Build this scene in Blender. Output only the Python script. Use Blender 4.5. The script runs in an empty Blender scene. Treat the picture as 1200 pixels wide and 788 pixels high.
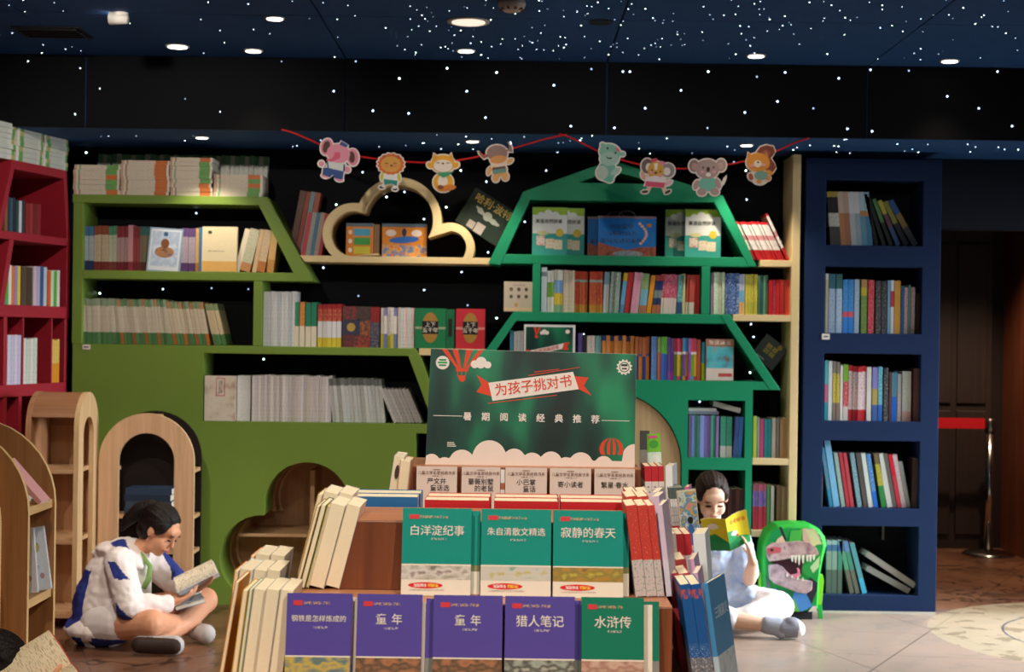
import bpy, bmesh, math, random
from mathutils import Vector, Matrix, noise
from mathutils.geometry import tessellate_polygon
random.seed(7)
R = random.Random(11)
scene = bpy.context.scene
COL = scene.collection
# ------------------------------------------------------------------ camera, world, lights, exposure
TH, F, H = .014, 1800.0, 1.42
cam = bpy.data.objects.new('camera', bpy.data.cameras.new('camera')); COL.objects.link(cam)
cam.location = (0, 0, H)
cam.rotation_euler = (Matrix.Rotation(math.radians(90), 4, 'X') @ Matrix.Rotation(TH, 4, 'Z')).to_euler()
cam.data.sensor_width = 36; cam.data.lens = F / 1200 * 36
cam.data.clip_end = 60
cam.data.dof.use_dof = True; cam.data.dof.focus_distance = 4.4; cam.data.dof.aperture_fstop = 5.6
scene.camera = cam
vs = scene.view_settings
vs.view_transform = 'Standard'; vs.look = 'None'; vs.gamma = 1; vs.use_curve_mapping = False
vs.exposure = 0.0
w = bpy.data.worlds.new('world'); scene.world = w; w.use_nodes = True
bg = w.node_tree.nodes['Background']; bg.inputs[0].default_value = (.62, .78, 1, 1); bg.inputs[1].default_value = .11

def light(name, kind, loc, power, color=(1, 1, 1), size=.1, target=None, parent=None, spot=None, blend=.6, sy=None):
    d = bpy.data.lights.new(name, kind); d.energy = power; d.color = color
    if kind == 'AREA':
        d.size = size
        if sy: d.shape = 'RECTANGLE'; d.size_y = sy
    else: d.shadow_soft_size = size
    if kind == 'SPOT': d.spot_size = math.radians(spot or 70); d.spot_blend = blend
    o = bpy.data.objects.new(name, d); COL.objects.link(o); o.location = loc
    if target is not None:
        o.rotation_euler = (Vector(target) - Vector(loc)).to_track_quat('-Z', 'Y').to_euler()
    if parent: o.parent = parent
    return o
WARM = (1, .76, .5)
# daylight through the tall window in the right-hand wall (window_1, built below)
wl = light('window_daylight', 'AREA', (4.55, 7.3, 1.45), 105, (.86, .93, 1), 1.5, (1.6, 7.1, .0), sy=2.0); wl.data.spread = math.radians(80)

# ------------------------------------------------------------------ helpers
def at(u, v, Y):
    du, dv = u - 600, v - 394
    return Vector(((du + TH * dv) * Y / F, Y, H - (dv - TH * du) * Y / F))
def hexc(h):
    h = h.lstrip('#'); c = [int(h[i:i + 2], 16) / 255 for i in (0, 2, 4)]
    return tuple(x / 12.92 if x <= .04045 else ((x + .055) / 1.055) ** 2.4 for x in c)
_M = {}
def new_mat(key):
    m = bpy.data.materials.new(key); m.use_nodes = True
    n = m.node_tree.nodes; return m, n, m.node_tree.links, n['Principled BSDF']
def P(h, rough=.55, var=.08, scale=30, metal=0, bump=0):
    """painted / printed surface with faint mottling"""
    k = ('P', h, rough, var, scale, metal, bump)
    if k in _M: return _M[k]
    m, n, l, b = new_mat('paint_' + h.lstrip('#'))
    c = hexc(h)
    tc = n.new('ShaderNodeTexCoord'); nz = n.new('ShaderNodeTexNoise'); nz.inputs['Scale'].default_value = scale
    nz.inputs['Detail'].default_value = 3
    l.new(tc.outputs['Object'], nz.inputs['Vector'])
    mx = n.new('ShaderNodeMix'); mx.data_type = 'RGBA'
    mx.inputs[6].default_value = (*[x * (1 - var) for x in c], 1); mx.inputs[7].default_value = (*[min(1, x * (1 + var)) for x in c], 1)
    l.new(nz.outputs[0], mx.inputs[0]); l.new(mx.outputs[2], b.inputs['Base Color'])
    b.inputs['Roughness'].default_value = rough; b.inputs['Metallic'].default_value = metal; b.inputs['Specular IOR Level'].default_value = .5 if metal else .25
    if bump:
        bp = n.new('ShaderNodeBump'); bp.inputs['Strength'].default_value = bump; bp.inputs['Distance'].default_value = .01
        l.new(nz.outputs[0], bp.inputs['Height']); l.new(bp.outputs[0], b.inputs['Normal'])
    _M[k] = m; return m
def INK(h, ink, sc=(230, 230, 150), th=.56):
    """paper or cloth with small printed marks"""
    k = ('I', h, ink, sc, th)
    if k in _M: return _M[k]
    m, n, l, b = new_mat('print_' + h.lstrip('#'))
    tc = n.new('ShaderNodeTexCoord'); mp = n.new('ShaderNodeMapping'); mp.inputs['Scale'].default_value = sc
    nz = n.new('ShaderNodeTexNoise'); nz.inputs['Scale'].default_value = 1; nz.inputs['Detail'].default_value = 2
    l.new(tc.outputs['Object'], mp.inputs[0]); l.new(mp.outputs[0], nz.inputs['Vector'])
    rp = n.new('ShaderNodeValToRGB'); e = rp.color_ramp.elements
    e[0].position = th; e[0].color = (*hexc(h), 1); e[1].position = th + .06; e[1].color = (*hexc(ink), 1)
    l.new(nz.outputs[0], rp.inputs[0]); l.new(rp.outputs[0], b.inputs['Base Color']); b.inputs['Roughness'].default_value = .5
    _M[k] = m; return m
def PIC(cols, scale=25, stretch=(1, 1, 1), rough=.45):
    """printed picture: soft patches of several colours"""
    k = ('C', tuple(cols), scale, stretch)
    if k in _M: return _M[k]
    m, n, l, b = new_mat('picture')
    tc = n.new('ShaderNodeTexCoord'); mp = n.new('ShaderNodeMapping'); mp.inputs['Scale'].default_value = stretch
    nz = n.new('ShaderNodeTexNoise'); nz.inputs['Scale'].default_value = scale; nz.inputs['Detail'].default_value = 4
    l.new(tc.outputs['Object'], mp.inputs[0]); l.new(mp.outputs[0], nz.inputs['Vector'])
    rp = n.new('ShaderNodeValToRGB'); e = rp.color_ramp.elements
    N = len(cols)
    e[0].position = .3; e[0].color = (*hexc(cols[0]), 1); e[1].position = .7; e[1].color = (*hexc(cols[-1]), 1)
    for i in range(1, N - 1):
        x = e.new(.3 + .4 * i / (N - 1)); x.color = (*hexc(cols[i]), 1)
    l.new(nz.outputs[0], rp.inputs[0]); l.new(rp.outputs[0], b.inputs['Base Color']); b.inputs['Roughness'].default_value = rough
    _M[k] = m; return m
def WOOD(h1, h2, axis='z', rough=.45, scale=1.0):
    k = ('W', h1, h2, axis, rough, scale)
    if k in _M: return _M[k]
    m, n, l, b = new_mat('wood_' + h1)
    tc = n.new('ShaderNodeTexCoord'); mp = n.new('ShaderNodeMapping')
    s = {'x': (2, 40, 40), 'y': (40, 2, 40), 'z': (40, 40, 2)}[axis]
    mp.inputs['Scale'].default_value = [q * scale for q in s]
    nz = n.new('ShaderNodeTexNoise'); nz.inputs['Scale'].default_value = 1; nz.inputs['Detail'].default_value = 6; nz.inputs['Distortion'].default_value = .6
    l.new(tc.outputs['Object'], mp.inputs[0]); l.new(mp.outputs[0], nz.inputs['Vector'])
    rp = n.new('ShaderNodeValToRGB'); e = rp.color_ramp.elements
    e[0].position = .3; e[0].color = (*hexc(h1), 1); e[1].position = .7; e[1].color = (*hexc(h2), 1)
    l.new(nz.outputs[0], rp.inputs[0]); l.new(rp.outputs[0], b.inputs['Base Color'])
    bp = n.new('ShaderNodeBump'); bp.inputs['Strength'].default_value = .15; bp.inputs['Distance'].default_value = .002
    l.new(nz.outputs[0], bp.inputs['Height']); l.new(bp.outputs[0], b.inputs['Normal'])
    b.inputs['Roughness'].default_value = rough
    _M[k] = m; return m
def GLOW(h, s):
    k = ('G', h, s)
    if k in _M: return _M[k]
    m, n, l, b = new_mat('glow_' + h)
    b.inputs['Base Color'].default_value = (*hexc(h), 1); b.inputs['Emission Color'].default_value = (*hexc(h), 1); b.inputs['Emission Strength'].default_value = s
    _M[k] = m; return m

class MB:
    def __init__(s): s.v = []; s.f = []; s.m = []; s.mats = []
    def mi(s, m):
        if m not in s.mats: s.mats.append(m)
        return s.mats.index(m)
    def add(s, vs, fs, m, T=None):
        o = len(s.v); k = s.mi(m)
        for p in vs:
            p = Vector(p); s.v.append(tuple(T @ p if T else p))
        for f in fs: s.f.append([i + o for i in f]); s.m.append(k)
    def box(s, lo, hi, m, T=None):
        x0, y0, z0 = lo; x1, y1, z1 = hi
        s.add([(x0, y0, z0), (x1, y0, z0), (x1, y1, z0), (x0, y1, z0), (x0, y0, z1), (x1, y0, z1), (x1, y1, z1), (x0, y1, z1)],
              [(0, 3, 2, 1), (4, 5, 6, 7), (0, 1, 5, 4), (1, 2, 6, 5), (2, 3, 7, 6), (3, 0, 4, 7)], m, T)
    def prism(s, poly, y0, y1, m, holes=(), map=None, side=None):
        """poly in (x,z), extruded from y0 (front) to y1; holes are polygons too; map turns (x,y,z) to the final point"""
        mp = map or (lambda x, y, z: (x, y, z))
        def area(p): return sum(p[i][0] * p[(i + 1) % len(p)][1] - p[(i + 1) % len(p)][0] * p[i][1] for i in range(len(p)))
        loops = [list(poly) if area(poly) > 0 else list(poly)[::-1]] + [list(h) if area(h) < 0 else list(h)[::-1] for h in holes]
        flat = [p for L in loops for p in L]; n = len(flat)
        tris = tessellate_polygon([[Vector((p[0], p[1], 0)) for p in L] for L in loops])
        fs = []
        for t in tris:
            a = area([flat[i] for i in t])
            t = tuple(t) if a > 0 else tuple(t)[::-1]
            fs.append(t); fs.append(tuple(i + n for i in t[::-1]))
        V = [mp(p[0], y0, p[1]) for p in flat] + [mp(p[0], y1, p[1]) for p in flat]
        s.add(V, fs, m)
        o = len(s.v) - 2 * n; k = s.mi(side or m); b = 0
        for L in loops:
            q = len(L)
            for i in range(q):
                j = (i + 1) % q
                s.f.append([o + b + i, o + b + i + n, o + b + j + n, o + b + j]); s.m.append(k)
            b += q
    def tube(s, pts, r, m, seg=8, T=None):
        pts = [Vector(p) for p in pts]; rs = r if isinstance(r, (list, tuple)) else [r] * len(pts)
        V = []; fs = []
        for i, p in enumerate(pts):
            d = (pts[min(i + 1, len(pts) - 1)] - pts[max(i - 1, 0)]).normalized()
            a = d.orthogonal().normalized() if i == 0 else (a - d * a.dot(d)).normalized()
            b = d.cross(a)
            for k in range(seg):
                t = 2 * math.pi * k / seg; V.append(p + (a * math.cos(t) + b * math.sin(t)) * rs[i])
        for i in range(len(pts) - 1):
            for k in range(seg):
                k2 = (k + 1) % seg; fs.append((i * seg + k, i * seg + k2, (i + 1) * seg + k2, (i + 1) * seg + k))
        fs.append(tuple(range(seg))[::-1]); fs.append(tuple((len(pts) - 1) * seg + k for k in range(seg)))
        s.add(V, fs, m, T)
    def lathe(s, prof, m, seg=24, T=None):
        V = []; fs = []
        for r, z in prof:
            for k in range(seg):
                t = 2 * math.pi * k / seg; V.append((r * math.cos(t), r * math.sin(t), z))
        for i in range(len(prof) - 1):
            for k in range(seg):
                k2 = (k + 1) % seg; fs.append((i * seg + k, i * seg + k2, (i + 1) * seg + k2, (i + 1) * seg + k))
        fs.append(tuple(range(seg))[::-1]); fs.append(tuple((len(prof) - 1) * seg + k for k in range(seg)))
        s.add(V, fs, m, T)
    def ellip(s, c, r, m, B=None, nu=14, nv=9):
        B = B or Matrix.Identity(3); V = []; fs = []
        for j in range(nv + 1):
            ph = math.pi * j / nv
            for i in range(nu):
                t = 2 * math.pi * i / nu
                V.append(Vector(c) + B @ Vector((r[0] * math.sin(ph) * math.cos(t), r[1] * math.sin(ph) * math.sin(t), r[2] * math.cos(ph))))
        for j in range(nv):
            for i in range(nu):
                i2 = (i + 1) % nu; fs.append((j * nu + i, (j + 1) * nu + i, (j + 1) * nu + i2, j * nu + i2))
        s.add(V, fs, m)
    def mesh(s, name):
        me = bpy.data.meshes.new(name); me.from_pydata(s.v, [], s.f)
        for m in s.mats: me.materials.append(m)
        me.polygons.foreach_set('material_index', s.m); me.update(); return me
    def build(s, name, parent=None, smooth=False, bevel=0):
        o = bpy.data.objects.new(name, s.mesh(name)); COL.objects.link(o)
        if parent: o.parent = parent
        if smooth: o.data.polygons.foreach_set('use_smooth', [True] * len(o.data.polygons))
        if bevel:
            b = o.modifiers.new('bevel', 'BEVEL'); b.width = bevel; b.segments = 2; b.limit_method = 'ANGLE'
        return o
def tag(o, label=None, cat=None, group=None, kind=None):
    if label: o['label'] = label
    if cat: o['category'] = cat
    if group: o['group'] = group
    if kind: o['kind'] = kind
    return o
def empty(name, loc=(0, 0, 0), rot=(0, 0, 0)):
    o = bpy.data.objects.new(name, None); COL.objects.link(o); o.location = loc; o.rotation_euler = rot; o.empty_display_size = .05
    return o
def part(name, parent, lo, hi, m, bevel=0):
    b = MB(); b.box(lo, hi, m); return b.build(name, parent, bevel=bevel)
def prism(name, parent, poly, y0, y1, m, holes=(), bevel=0, map=None, side=None):
    b = MB(); b.prism(poly, y0, y1, m, holes, map, side); return b.build(name, parent, bevel=bevel)
def ell(cx, cy, rx, ry=None, n=24, rot=0, a0=0, a1=360):
    ry = rx if ry is None else ry; c, s = math.cos(math.radians(rot)), math.sin(math.radians(rot)); out = []
    full = abs(a1 - a0) >= 360
    for i in range(n if full else n + 1):
        t = math.radians(a0 + (a1 - a0) * i / n); x, y = rx * math.cos(t), ry * math.sin(t)
        out.append((cx + x * c - y * s, cy + x * s + y * c))
    return out
def union_poly(c, circles, a0=0, a1=360, n=72):
    """outline, seen from c, of a union of circles"""
    out = []; full = a1 - a0 >= 360
    for i in range(n if full else n + 1):
        t = math.radians(a0 + (a1 - a0) * i / n); d = (math.cos(t), math.sin(t)); best = 0
        for (x, y, r) in circles:
            ex, ey = x - c[0], y - c[1]; b = ex * d[0] + ey * d[1]; q = b * b - (ex * ex + ey * ey - r * r)
            if q >= 0: best = max(best, b + math.sqrt(q))
        out.append((c[0] + d[0] * best, c[1] + d[1] * best))
    return out
def text_mesh(body, size, bold=0, spacing=1.0):
    cu = bpy.data.curves.new('text', 'FONT'); cu.body = body; cu.size = size; cu.align_x = 'CENTER'; cu.align_y = 'CENTER'
    cu.offset = bold * size; cu.space_character = spacing; cu.resolution_u = 3; cu.space_line = 1.05
    o = bpy.data.objects.new('text', cu); COL.objects.link(o)
    bpy.context.view_layer.update()
    me = bpy.data.meshes.new_from_object(o.evaluated_get(bpy.context.evaluated_depsgraph_get()))
    bpy.data.objects.remove(o); bpy.data.curves.remove(cu); return me
def text(name, parent, body, size, m, loc, rot=(math.pi / 2, 0, 0), bold=0, spacing=1.0, sx=1):
    me = text_mesh(body, size, 0, spacing)
    if bold:      # heavier strokes: the same outline laid down several times, slightly shifted
        V = [v.co.copy() for v in me.vertices]; fs = [list(p.vertices) for p in me.polygons]; n = len(V); k = bold * size * .55; W_, Q_ = [], []
        for j, (dx, dy) in enumerate(((-k, -k), (k, -k), (-k, k), (k, k), (0, 0))):
            W_ += [(v.x + dx, v.y + dy, j * .00015) for v in V]; Q_ += [[i + j * n for i in f] for f in fs]
        me = bpy.data.meshes.new('text'); me.from_pydata(W_, [], Q_); me.update()
    me.materials.clear(); me.materials.append(m)
    o = bpy.data.objects.new(name, me); COL.objects.link(o); o.location = loc; o.rotation_euler = rot; o.scale = (sx, 1, 1)
    if parent: o.parent = parent
    return o
# ------------------------------------------------------------------ the setting
YF, YB = 8.0, 8.28            # front and back of the shelving along the back wall
ZC, ZBEAM, YBEAM = 2.764, 2.409, 7.5
NAVY = P('#1f4a80', .8, .10, 8); NAVYD = P('#12182a', .7, .1, 8); BLACK = P('#05070d', .85, .1, 8)
# floor: brown vinyl printed with an old chart: coast lines, rhumb lines, pale compass discs
def floor_mat():
    m, n, l, b = new_mat('printed_floor')
    tc = n.new('ShaderNodeTexCoord')
    def noise(s, d=4, st=(1, 1, 1), dist=0):
        mp = n.new('ShaderNodeMapping'); mp.inputs['Scale'].default_value = st; l.new(tc.outputs['Object'], mp.inputs[0])
        q = n.new('ShaderNodeTexNoise'); q.inputs['Scale'].default_value = s; q.inputs['Detail'].default_value = d; q.inputs['Distortion'].default_value = dist
        l.new(mp.outputs[0], q.inputs['Vector']); return q.outputs[0]
    def math_(op, a, c=None, d=None):
        q = n.new('ShaderNodeMath'); q.operation = op
        for i, x in enumerate((a, c, d)):
            if x is None: continue
            if isinstance(x, (int, float)): q.inputs[i].default_value = x
            else: l.new(x, q.inputs[i])
        return q.outputs[0]
    def mix(f, a, c):
        q = n.new('ShaderNodeMix'); q.data_type = 'RGBA'
        l.new(f, q.inputs[0]) if not isinstance(f, float) else setattr(q.inputs[0], 'default_value', f)
        for i, x in ((6, a), (7, c)):
            if isinstance(x, str): q.inputs[i].default_value = (*hexc(x), 1)
            else: l.new(x, q.inputs[i])
        return q.outputs[2]
    land = noise(1.6, 6)
    rp = n.new('ShaderNodeValToRGB'); e = rp.color_ramp.elements
    e[0].position = .36; e[0].color = (*hexc('#5a3828'), 1); e[1].position = .64; e[1].color = (*hexc('#8a6248'), 1)
    l.new(land, rp.inputs[0])
    base = mix(math_('MULTIPLY', noise(30, 4), .35), rp.outputs[0], '#8e6650')
    # coast lines: thin band round one noise level
    coast = math_('LESS_THAN', math_('ABSOLUTE', math_('SUBTRACT', noise(2.6, 8), .5)), .012)
    base = mix(math_('MULTIPLY', coast, .75), base, '#2f1c14')
    patch = math_('MULTIPLY', math_('GREATER_THAN', noise(5, 8, (1, 1, 1), .8), .60), .55)
    base = mix(patch, base, '#3f271a')
    sx = n.new('ShaderNodeSeparateXYZ'); l.new(tc.outputs['Object'], sx.inputs[0]); X, Yc = sx.outputs[0], sx.outputs[1]
    # paler chart print on the right, with daylit brightness put into its colour
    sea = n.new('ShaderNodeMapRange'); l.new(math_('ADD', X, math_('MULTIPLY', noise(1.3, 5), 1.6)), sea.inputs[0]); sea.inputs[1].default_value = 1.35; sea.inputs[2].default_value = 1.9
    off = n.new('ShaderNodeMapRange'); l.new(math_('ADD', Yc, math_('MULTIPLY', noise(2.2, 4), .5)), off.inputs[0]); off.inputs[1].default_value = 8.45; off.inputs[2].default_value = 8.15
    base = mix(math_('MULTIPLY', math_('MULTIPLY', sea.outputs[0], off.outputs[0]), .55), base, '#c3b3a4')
    # straight rhumb lines
    for a, sp, off in ((1.45, .55, .1), (.35, .8, .3), (-.5, .9, .0)):
        t = math_('ADD', math_('MULTIPLY', X, math.cos(a)), math_('MULTIPLY', Yc, math.sin(a)))
        fr = math_('FRACT', math_('ADD', math_('DIVIDE', t, sp), off))
        base = mix(math_('MULTIPLY', math_('LESS_THAN', fr, .008), .6), base, '#2a1c16')
    # pale compass disc with rings, right of the blue bookcase
    d = math_('SQRT', math_('ADD', math_('POWER', math_('SUBTRACT', X, 3.05), 2), math_('POWER', math_('SUBTRACT', Yc, 7.45), 2)))
    disc = math_('LESS_THAN', d, .98)
    base = mix(math_('MULTIPLY', disc, .45), base, '#c4b894')
    base = mix(math_('MULTIPLY', math_('LESS_THAN', d, .42), .55), base, '#b9cfd0')
    for r in (.62, .44, .40):
        base = mix(math_('MULTIPLY', math_('LESS_THAN', math_('ABSOLUTE', math_('SUBTRACT', d, r)), .006), .8), base, '#3b4a68')
    base = mix(math_('MULTIPLY', math_('MULTIPLY', disc, math_('GREATER_THAN', noise(9, 6), .57)), .45), base, '#5a4634')
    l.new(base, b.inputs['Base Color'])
    b.inputs['Roughness'].default_value = .3
    bp = n.new('ShaderNodeBump'); bp.inputs['Strength'].default_value = .06; bp.inputs['Distance'].default_value = .004
    l.new(noise(18, 3), bp.inputs['Height']); l.new(bp.outputs[0], b.inputs['Normal'])
    return m
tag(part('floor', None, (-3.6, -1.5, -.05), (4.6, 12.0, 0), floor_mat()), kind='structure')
# ceiling of flat panels with recessed joints; joints run along X = ... and Y = ...
ceil = tag(part('ceiling', None, (-3.6, -1.5, ZC + .012), (4.6, YBEAM + .02, ZC + .06), BLACK), kind='structure')
jx = [-3.6, -3.37, -2.10, -.83, .445, 1.72, 2.99, 4.6]; jy = [-1.5, -.35, .9, 2.15, 3.4, 4.65, 6.5, YBEAM]
for i in range(len(jx) - 1):
    for j in range(len(jy) - 1):
        part('ceiling_panel', ceil, (jx[i] + .004, jy[j] + .003, ZC), (jx[i + 1] - .004, jy[j + 1] - .003, ZC + .0125), NAVY)
beam = tag(part('trim_1', None, (-3.6, YBEAM + .012, ZBEAM), (4.6, YB + .6, ZC + .06), NAVY), kind='structure')
for i in range(len(jx) - 1):
    part('fascia_panel', beam, (jx[i] + .003, YBEAM, ZBEAM), (jx[i + 1] - .003, YBEAM + .0125, ZC - .001), BLACK)
# back wall: black board behind the shelving; lower, deeper plane behind the tunnels
tag(part('wall_back', None, (-3.6, YB + .52, 0), (2.32, YB + .6, ZBEAM), NAVYD), kind='structure')
ZWB = 1.17
wb = tag(part('wall_back_upper', None, (-2.32, YB, ZWB), (1.55, YB + .05, ZBEAM), BLACK), kind='structure')
# doorway wall to the right of the blue bookcase
hdr = MB(); hdr.box((2.27, YB, 2.03), (4.6, YB + .12, ZBEAM), P('#0f1624', .7)); hdr.box((3.75, YB, 0), (4.6, YB + .12, 2.03), P('#0f1624', .7))
hdr.box((2.2, YB, 0), (2.3, YB + 2.4, ZBEAM), P('#0f1218', .8))
tag(hdr.build('wall_back_doorway'), kind='structure')
tag(part('wall_corridor', None, (2.2, 10.62, 0), (4.6, 10.7, 2.6), P('#20140f', .7)), kind='structure')
tag(part('ceiling_corridor', None, (2.2, YB + .12, 2.45), (4.6, 10.7, 2.5), BLACK), kind='structure')
WDARK = WOOD('#1d120d', '#2a1a13', 'z', .55)
d1 = tag(part('door_1', None, (2.5, 10.565, .0), (3.30, 10.615, 2.2), WDARK), kind='structure')
for z0, z1 in ((.1, .95), (1.0, 2.1)):
    for x0, x1 in ((2.56, 3.02), (3.06, 3.26)): part('door_panel', d1, (x0, 10.545, z0), (x1, 10.566, z1), WDARK, .004)
tag(part('trim_2', None, (3.39, 10.1, 0), (3.62, 10.6, 2.45), WOOD('#5a2c18', '#7a4026', 'z', .5)), kind='structure')
tag(part('wall_left', None, (-3.68, -1.5, 0), (-3.6, 8.9, ZC + .06), P('#3a3a40', .8)), kind='structure')
# right wall with one tall window
wr = MB()
for lo, hi in (((4.6, -1.5, 0), (4.7, 6.5, ZC)), ((4.6, 8.1, 0), (4.7, 10.7, ZC)), ((4.6, 6.5, 0), (4.7, 8.1, .4)), ((4.6, 6.5, 2.5), (4.7, 8.1, ZC))): wr.box(lo, hi, P('#4a5260', .8))
tag(wr.build('wall_right'), kind='structure')
wn = MB(); fm = P('#30343a', .4)
for y in (6.5, 7.28, 8.06): wn.box((4.62, y, .4), (4.68, y + .04, 2.5), fm)
for z in (.4, 1.5, 2.46): wn.box((4.62, 6.5, z), (4.68, 8.1, z + .04), fm)
win = tag(wn.build('window_1'), kind='structure')
# ------------------------------------------------------------------ star lights (fibre-optic points), too small to count
def star_cloud(name, parent, pts, hexv='#dff0ff', st=9):
    b = MB(); m1, m2, m3 = GLOW('#e8fff2', st), GLOW('#cfe2ff', st * .7), GLOW('#9db4d8', st * .25)
    for (p, r) in pts:
        m = R.choice((m1, m2, m2, m3))
        b.add([(p[0] + r, p[1], p[2]), (p[0] - r, p[1], p[2]), (p[0], p[1] + r, p[2]), (p[0], p[1] - r, p[2]), (p[0], p[1], p[2] + r), (p[0], p[1], p[2] - r)],
              [(0, 2, 4), (2, 1, 4), (1, 3, 4), (3, 0, 4), (2, 0, 5), (1, 2, 5), (3, 1, 5), (0, 3, 5)], m)
    return tag(b.build(name, parent), kind='stuff')
def ceil_pt(u, v, z): 
    du, dv = u - 600, v - 394; y = dv - TH * du; Y = (H - z) * F / y; return at(u, v, Y)
pts = []
for i in range(400):
    u = R.uniform(-30, 1230); v = R.uniform(-8, 70)
    if u < 380 and R.random() < .66: continue
    if u > 900 and R.random() < .35: continue
    if 160 < u < 470 and R.random() < .4: continue
    p = ceil_pt(u, v, ZC); 
    if p.y < YBEAM - .02: pts.append((p, R.choice((.0018, .0022, .0026, .0034))))
for i in range(260):
    x, y = R.uniform(-3, 4), R.uniform(1, 6); pts.append((Vector((x, y, ZC)), .004))
star_cloud('star_lights', ceil, pts)
pts = []
for i in range(95):
    p = ceil_pt(R.uniform(80, 1220), R.uniform(158, 180), ZBEAM)
    if YBEAM + .03 < p.y < YB - .02 and (p.x > -.8 or R.random() < .5): pts.append((p, R.choice((.0028, .0035, .0042))))
fas = [(94, 80), (33, 72), (417, 72), (524, 80), (468, 92), (547, 107), (437, 130), (479, 133), (569, 138), (391, 107), (649, 100), (738, 84), (693, 81), (730, 84), (830, 84), (887, 90), (798, 106), (920, 85), (756, 127), (873, 132), (911, 119), (669, 148), (720, 150), (829, 150), (1065, 83), (1020, 82), (1169, 84), (983, 92), (953, 127), (993, 151), (1022, 154), (1147, 127), (1110, 113), (258, 131), (217, 116), (1186, 148), (582, 85), (117, 104), (330, 72), (62, 60), (88, 134)]
for u, v in fas: pts.append((at(u, v, YBEAM - .001), .0052 if u > 380 else .0034))
star_cloud('star_lights', beam, pts)
pts = []
for u, v in [(101, 179), (133, 238), (230, 250), (117, 344), (191, 339), (248, 338), (291, 339), (309, 421), (360, 265), (420, 347), (394, 240), (379, 314), (425, 202), (453, 231), (474, 225), (497, 257), (523, 243), (548, 358), (541, 319), (572, 296), (582, 373), (497, 340), (615, 260), (570, 213), (874, 200), (875, 234), (880, 380), (883, 395), (922, 397), (879, 437), (644, 236), (684, 392), (820, 471), (860, 190), (640, 200), (400, 200), (590, 200), (540, 200)]:
    pts.append((at(u, v, YB - .002), .005))
star_cloud('star_lights', wb, pts)
# ------------------------------------------------------------------ ceiling fittings
def downlight(u, v, z, rad, label, power, col=WARM, spot=80, aim=None, glow=6, group=None, cat='ceiling light', p=None):
    p = p or ceil_pt(u, v, z); e = tag(empty('downlight', p), label, cat, group)
    b = MB(); b.lathe([(rad * .78, -.004), (rad, -.006), (rad * 1.02, -.002), (rad * 1.02, 0), (rad * .78, 0)], P('#c9c4bd', .4)); b.build('trim_ring', e, True)
    b = MB(); b.lathe([(0.001, -.0075), (rad * .8, -.0075), (rad * .8, -.0045), (.001, -.0045)], GLOW('#fff0dd', glow)); b.build('lens', e)
    if power:
        l_ = light('lamp_light', 'SPOT', (0, 0, -.03), power, col, rad * .7, None, e, spot)
        if aim: l_.rotation_euler = (Vector(aim) - (p + Vector((0, 0, -.03)))).to_track_quat('-Z', 'Y').to_euler()
    return e
G1 = 'recessed lights in the starry ceiling'
downlight(322, 21, ZC, .042, 'small round recessed light in the starry ceiling panels', 5, group=G1)
downlight(208, 54, ZC, .055, 'small round recessed light in the starry ceiling panels', 5, group=G1)
downlight(297, 59, ZC, .045, 'small round recessed light in the starry ceiling panels', 5, group=G1)
downlight(546, 59, ZC, .045, 'small round recessed light in the starry ceiling panels', 5, group=G1)
downlight(886, 65, ZC, .045, 'small round recessed light in the starry ceiling panels', 5, group=G1)
downlight(1113, 71, ZC, .045, 'small round recessed light in the starry ceiling panels', 5, group=G1)
downlight(549, 25, ZC, .09, 'large white disc light in the ceiling beside the smoke detector', 10, glow=.9)
G2 = 'lights under the beam over the shelves'
for u, v, pw in ((245, 166, 17), (555, 171, 26), (867, 176, 26)):
    p = ceil_pt(u, v, ZBEAM); p.y = 7.80
    downlight(0, 0, 0, .036, 'small recessed light under the black beam over the shelves', pw, (1, .86, .66), 100, (p.x, p.y + .02, 0), glow=6, group=G2, p=p)
# unseen lamps added further forward, mostly aimed to brighten table, girls and shelves
for x, y, pw, aim, ang in ((-.1, 3.5, 46, None, 95), (.35, 4.2, 42, None, 95), (-1.6, 5.2, 118, (-1.7, 8, 1.1), 80), (-.9, 5.6, 80, (-1.75, 7, .3), 50), (1.6, 5.2, 20, (1.0, 8, 1.2), 90), (-.7, 1.2, 165, (-.1, 3.4, .9), 50), (.7, 1.2, 165, (.1, 3.4, .9), 50), (1.5, 5.9, 30, (1.15, 7.6, .4), 45), (-1.2, 3.4, 60, (-1.75, 5.4, .6), 60), (.2, 6.0, 26, (.2, 8, 1.3), 90)):
    downlight(0, 0, 0, .05, 'unseen warm fill light added in the starry ceiling over the shop floor', pw, (1, .90, .78), ang, aim, 5, 'added fill lights over the shop floor', p=Vector((x, y, ZC)))
downlight(0, 0, 0, .05, 'unseen warm light added in the corridor ceiling behind the doorway', 150, (1, .72, .5), 120, None, 4, None, p=Vector((3.0, 9.4, 2.45)))  # added out of view to brighten the corridor floor and jamb
p = ceil_pt(142, 15, ZC); e = tag(empty('spotlight', p), 'small bright swivelling spotlight on the dark ceiling', 'spotlight')
b = MB(); b.lathe([(.03, 0), (.03, -.006), (.012, -.012), (.012, -.03)], P('#dcd8d0', .4)); b.build('mount', e, True)
b = MB(); b.tube([(-.045, 0, -.022), (.03, -.01, -.03)], [.03, .018], P('#dcd8d0', .4), 12); b.build('lamp_head', e, True)
b = MB(); b.tube([(-.047, 0, -.0215), (-.046, 0, -.0215)], .027, GLOW('#fff0dd', 8), 12); b.build('lens', e)
p = ceil_pt(600, 2, ZC); e = tag(empty('smoke_detector', p), 'round white ridged smoke detector on the ceiling', 'detector')
b = MB(); b.lathe([(.055, 0), (.055, -.015), (.048, -.03), (.03, -.04), (.001, -.04)], P('#c9b8a8', .5)); b.build('housing', e, True)
b = MB()
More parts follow.
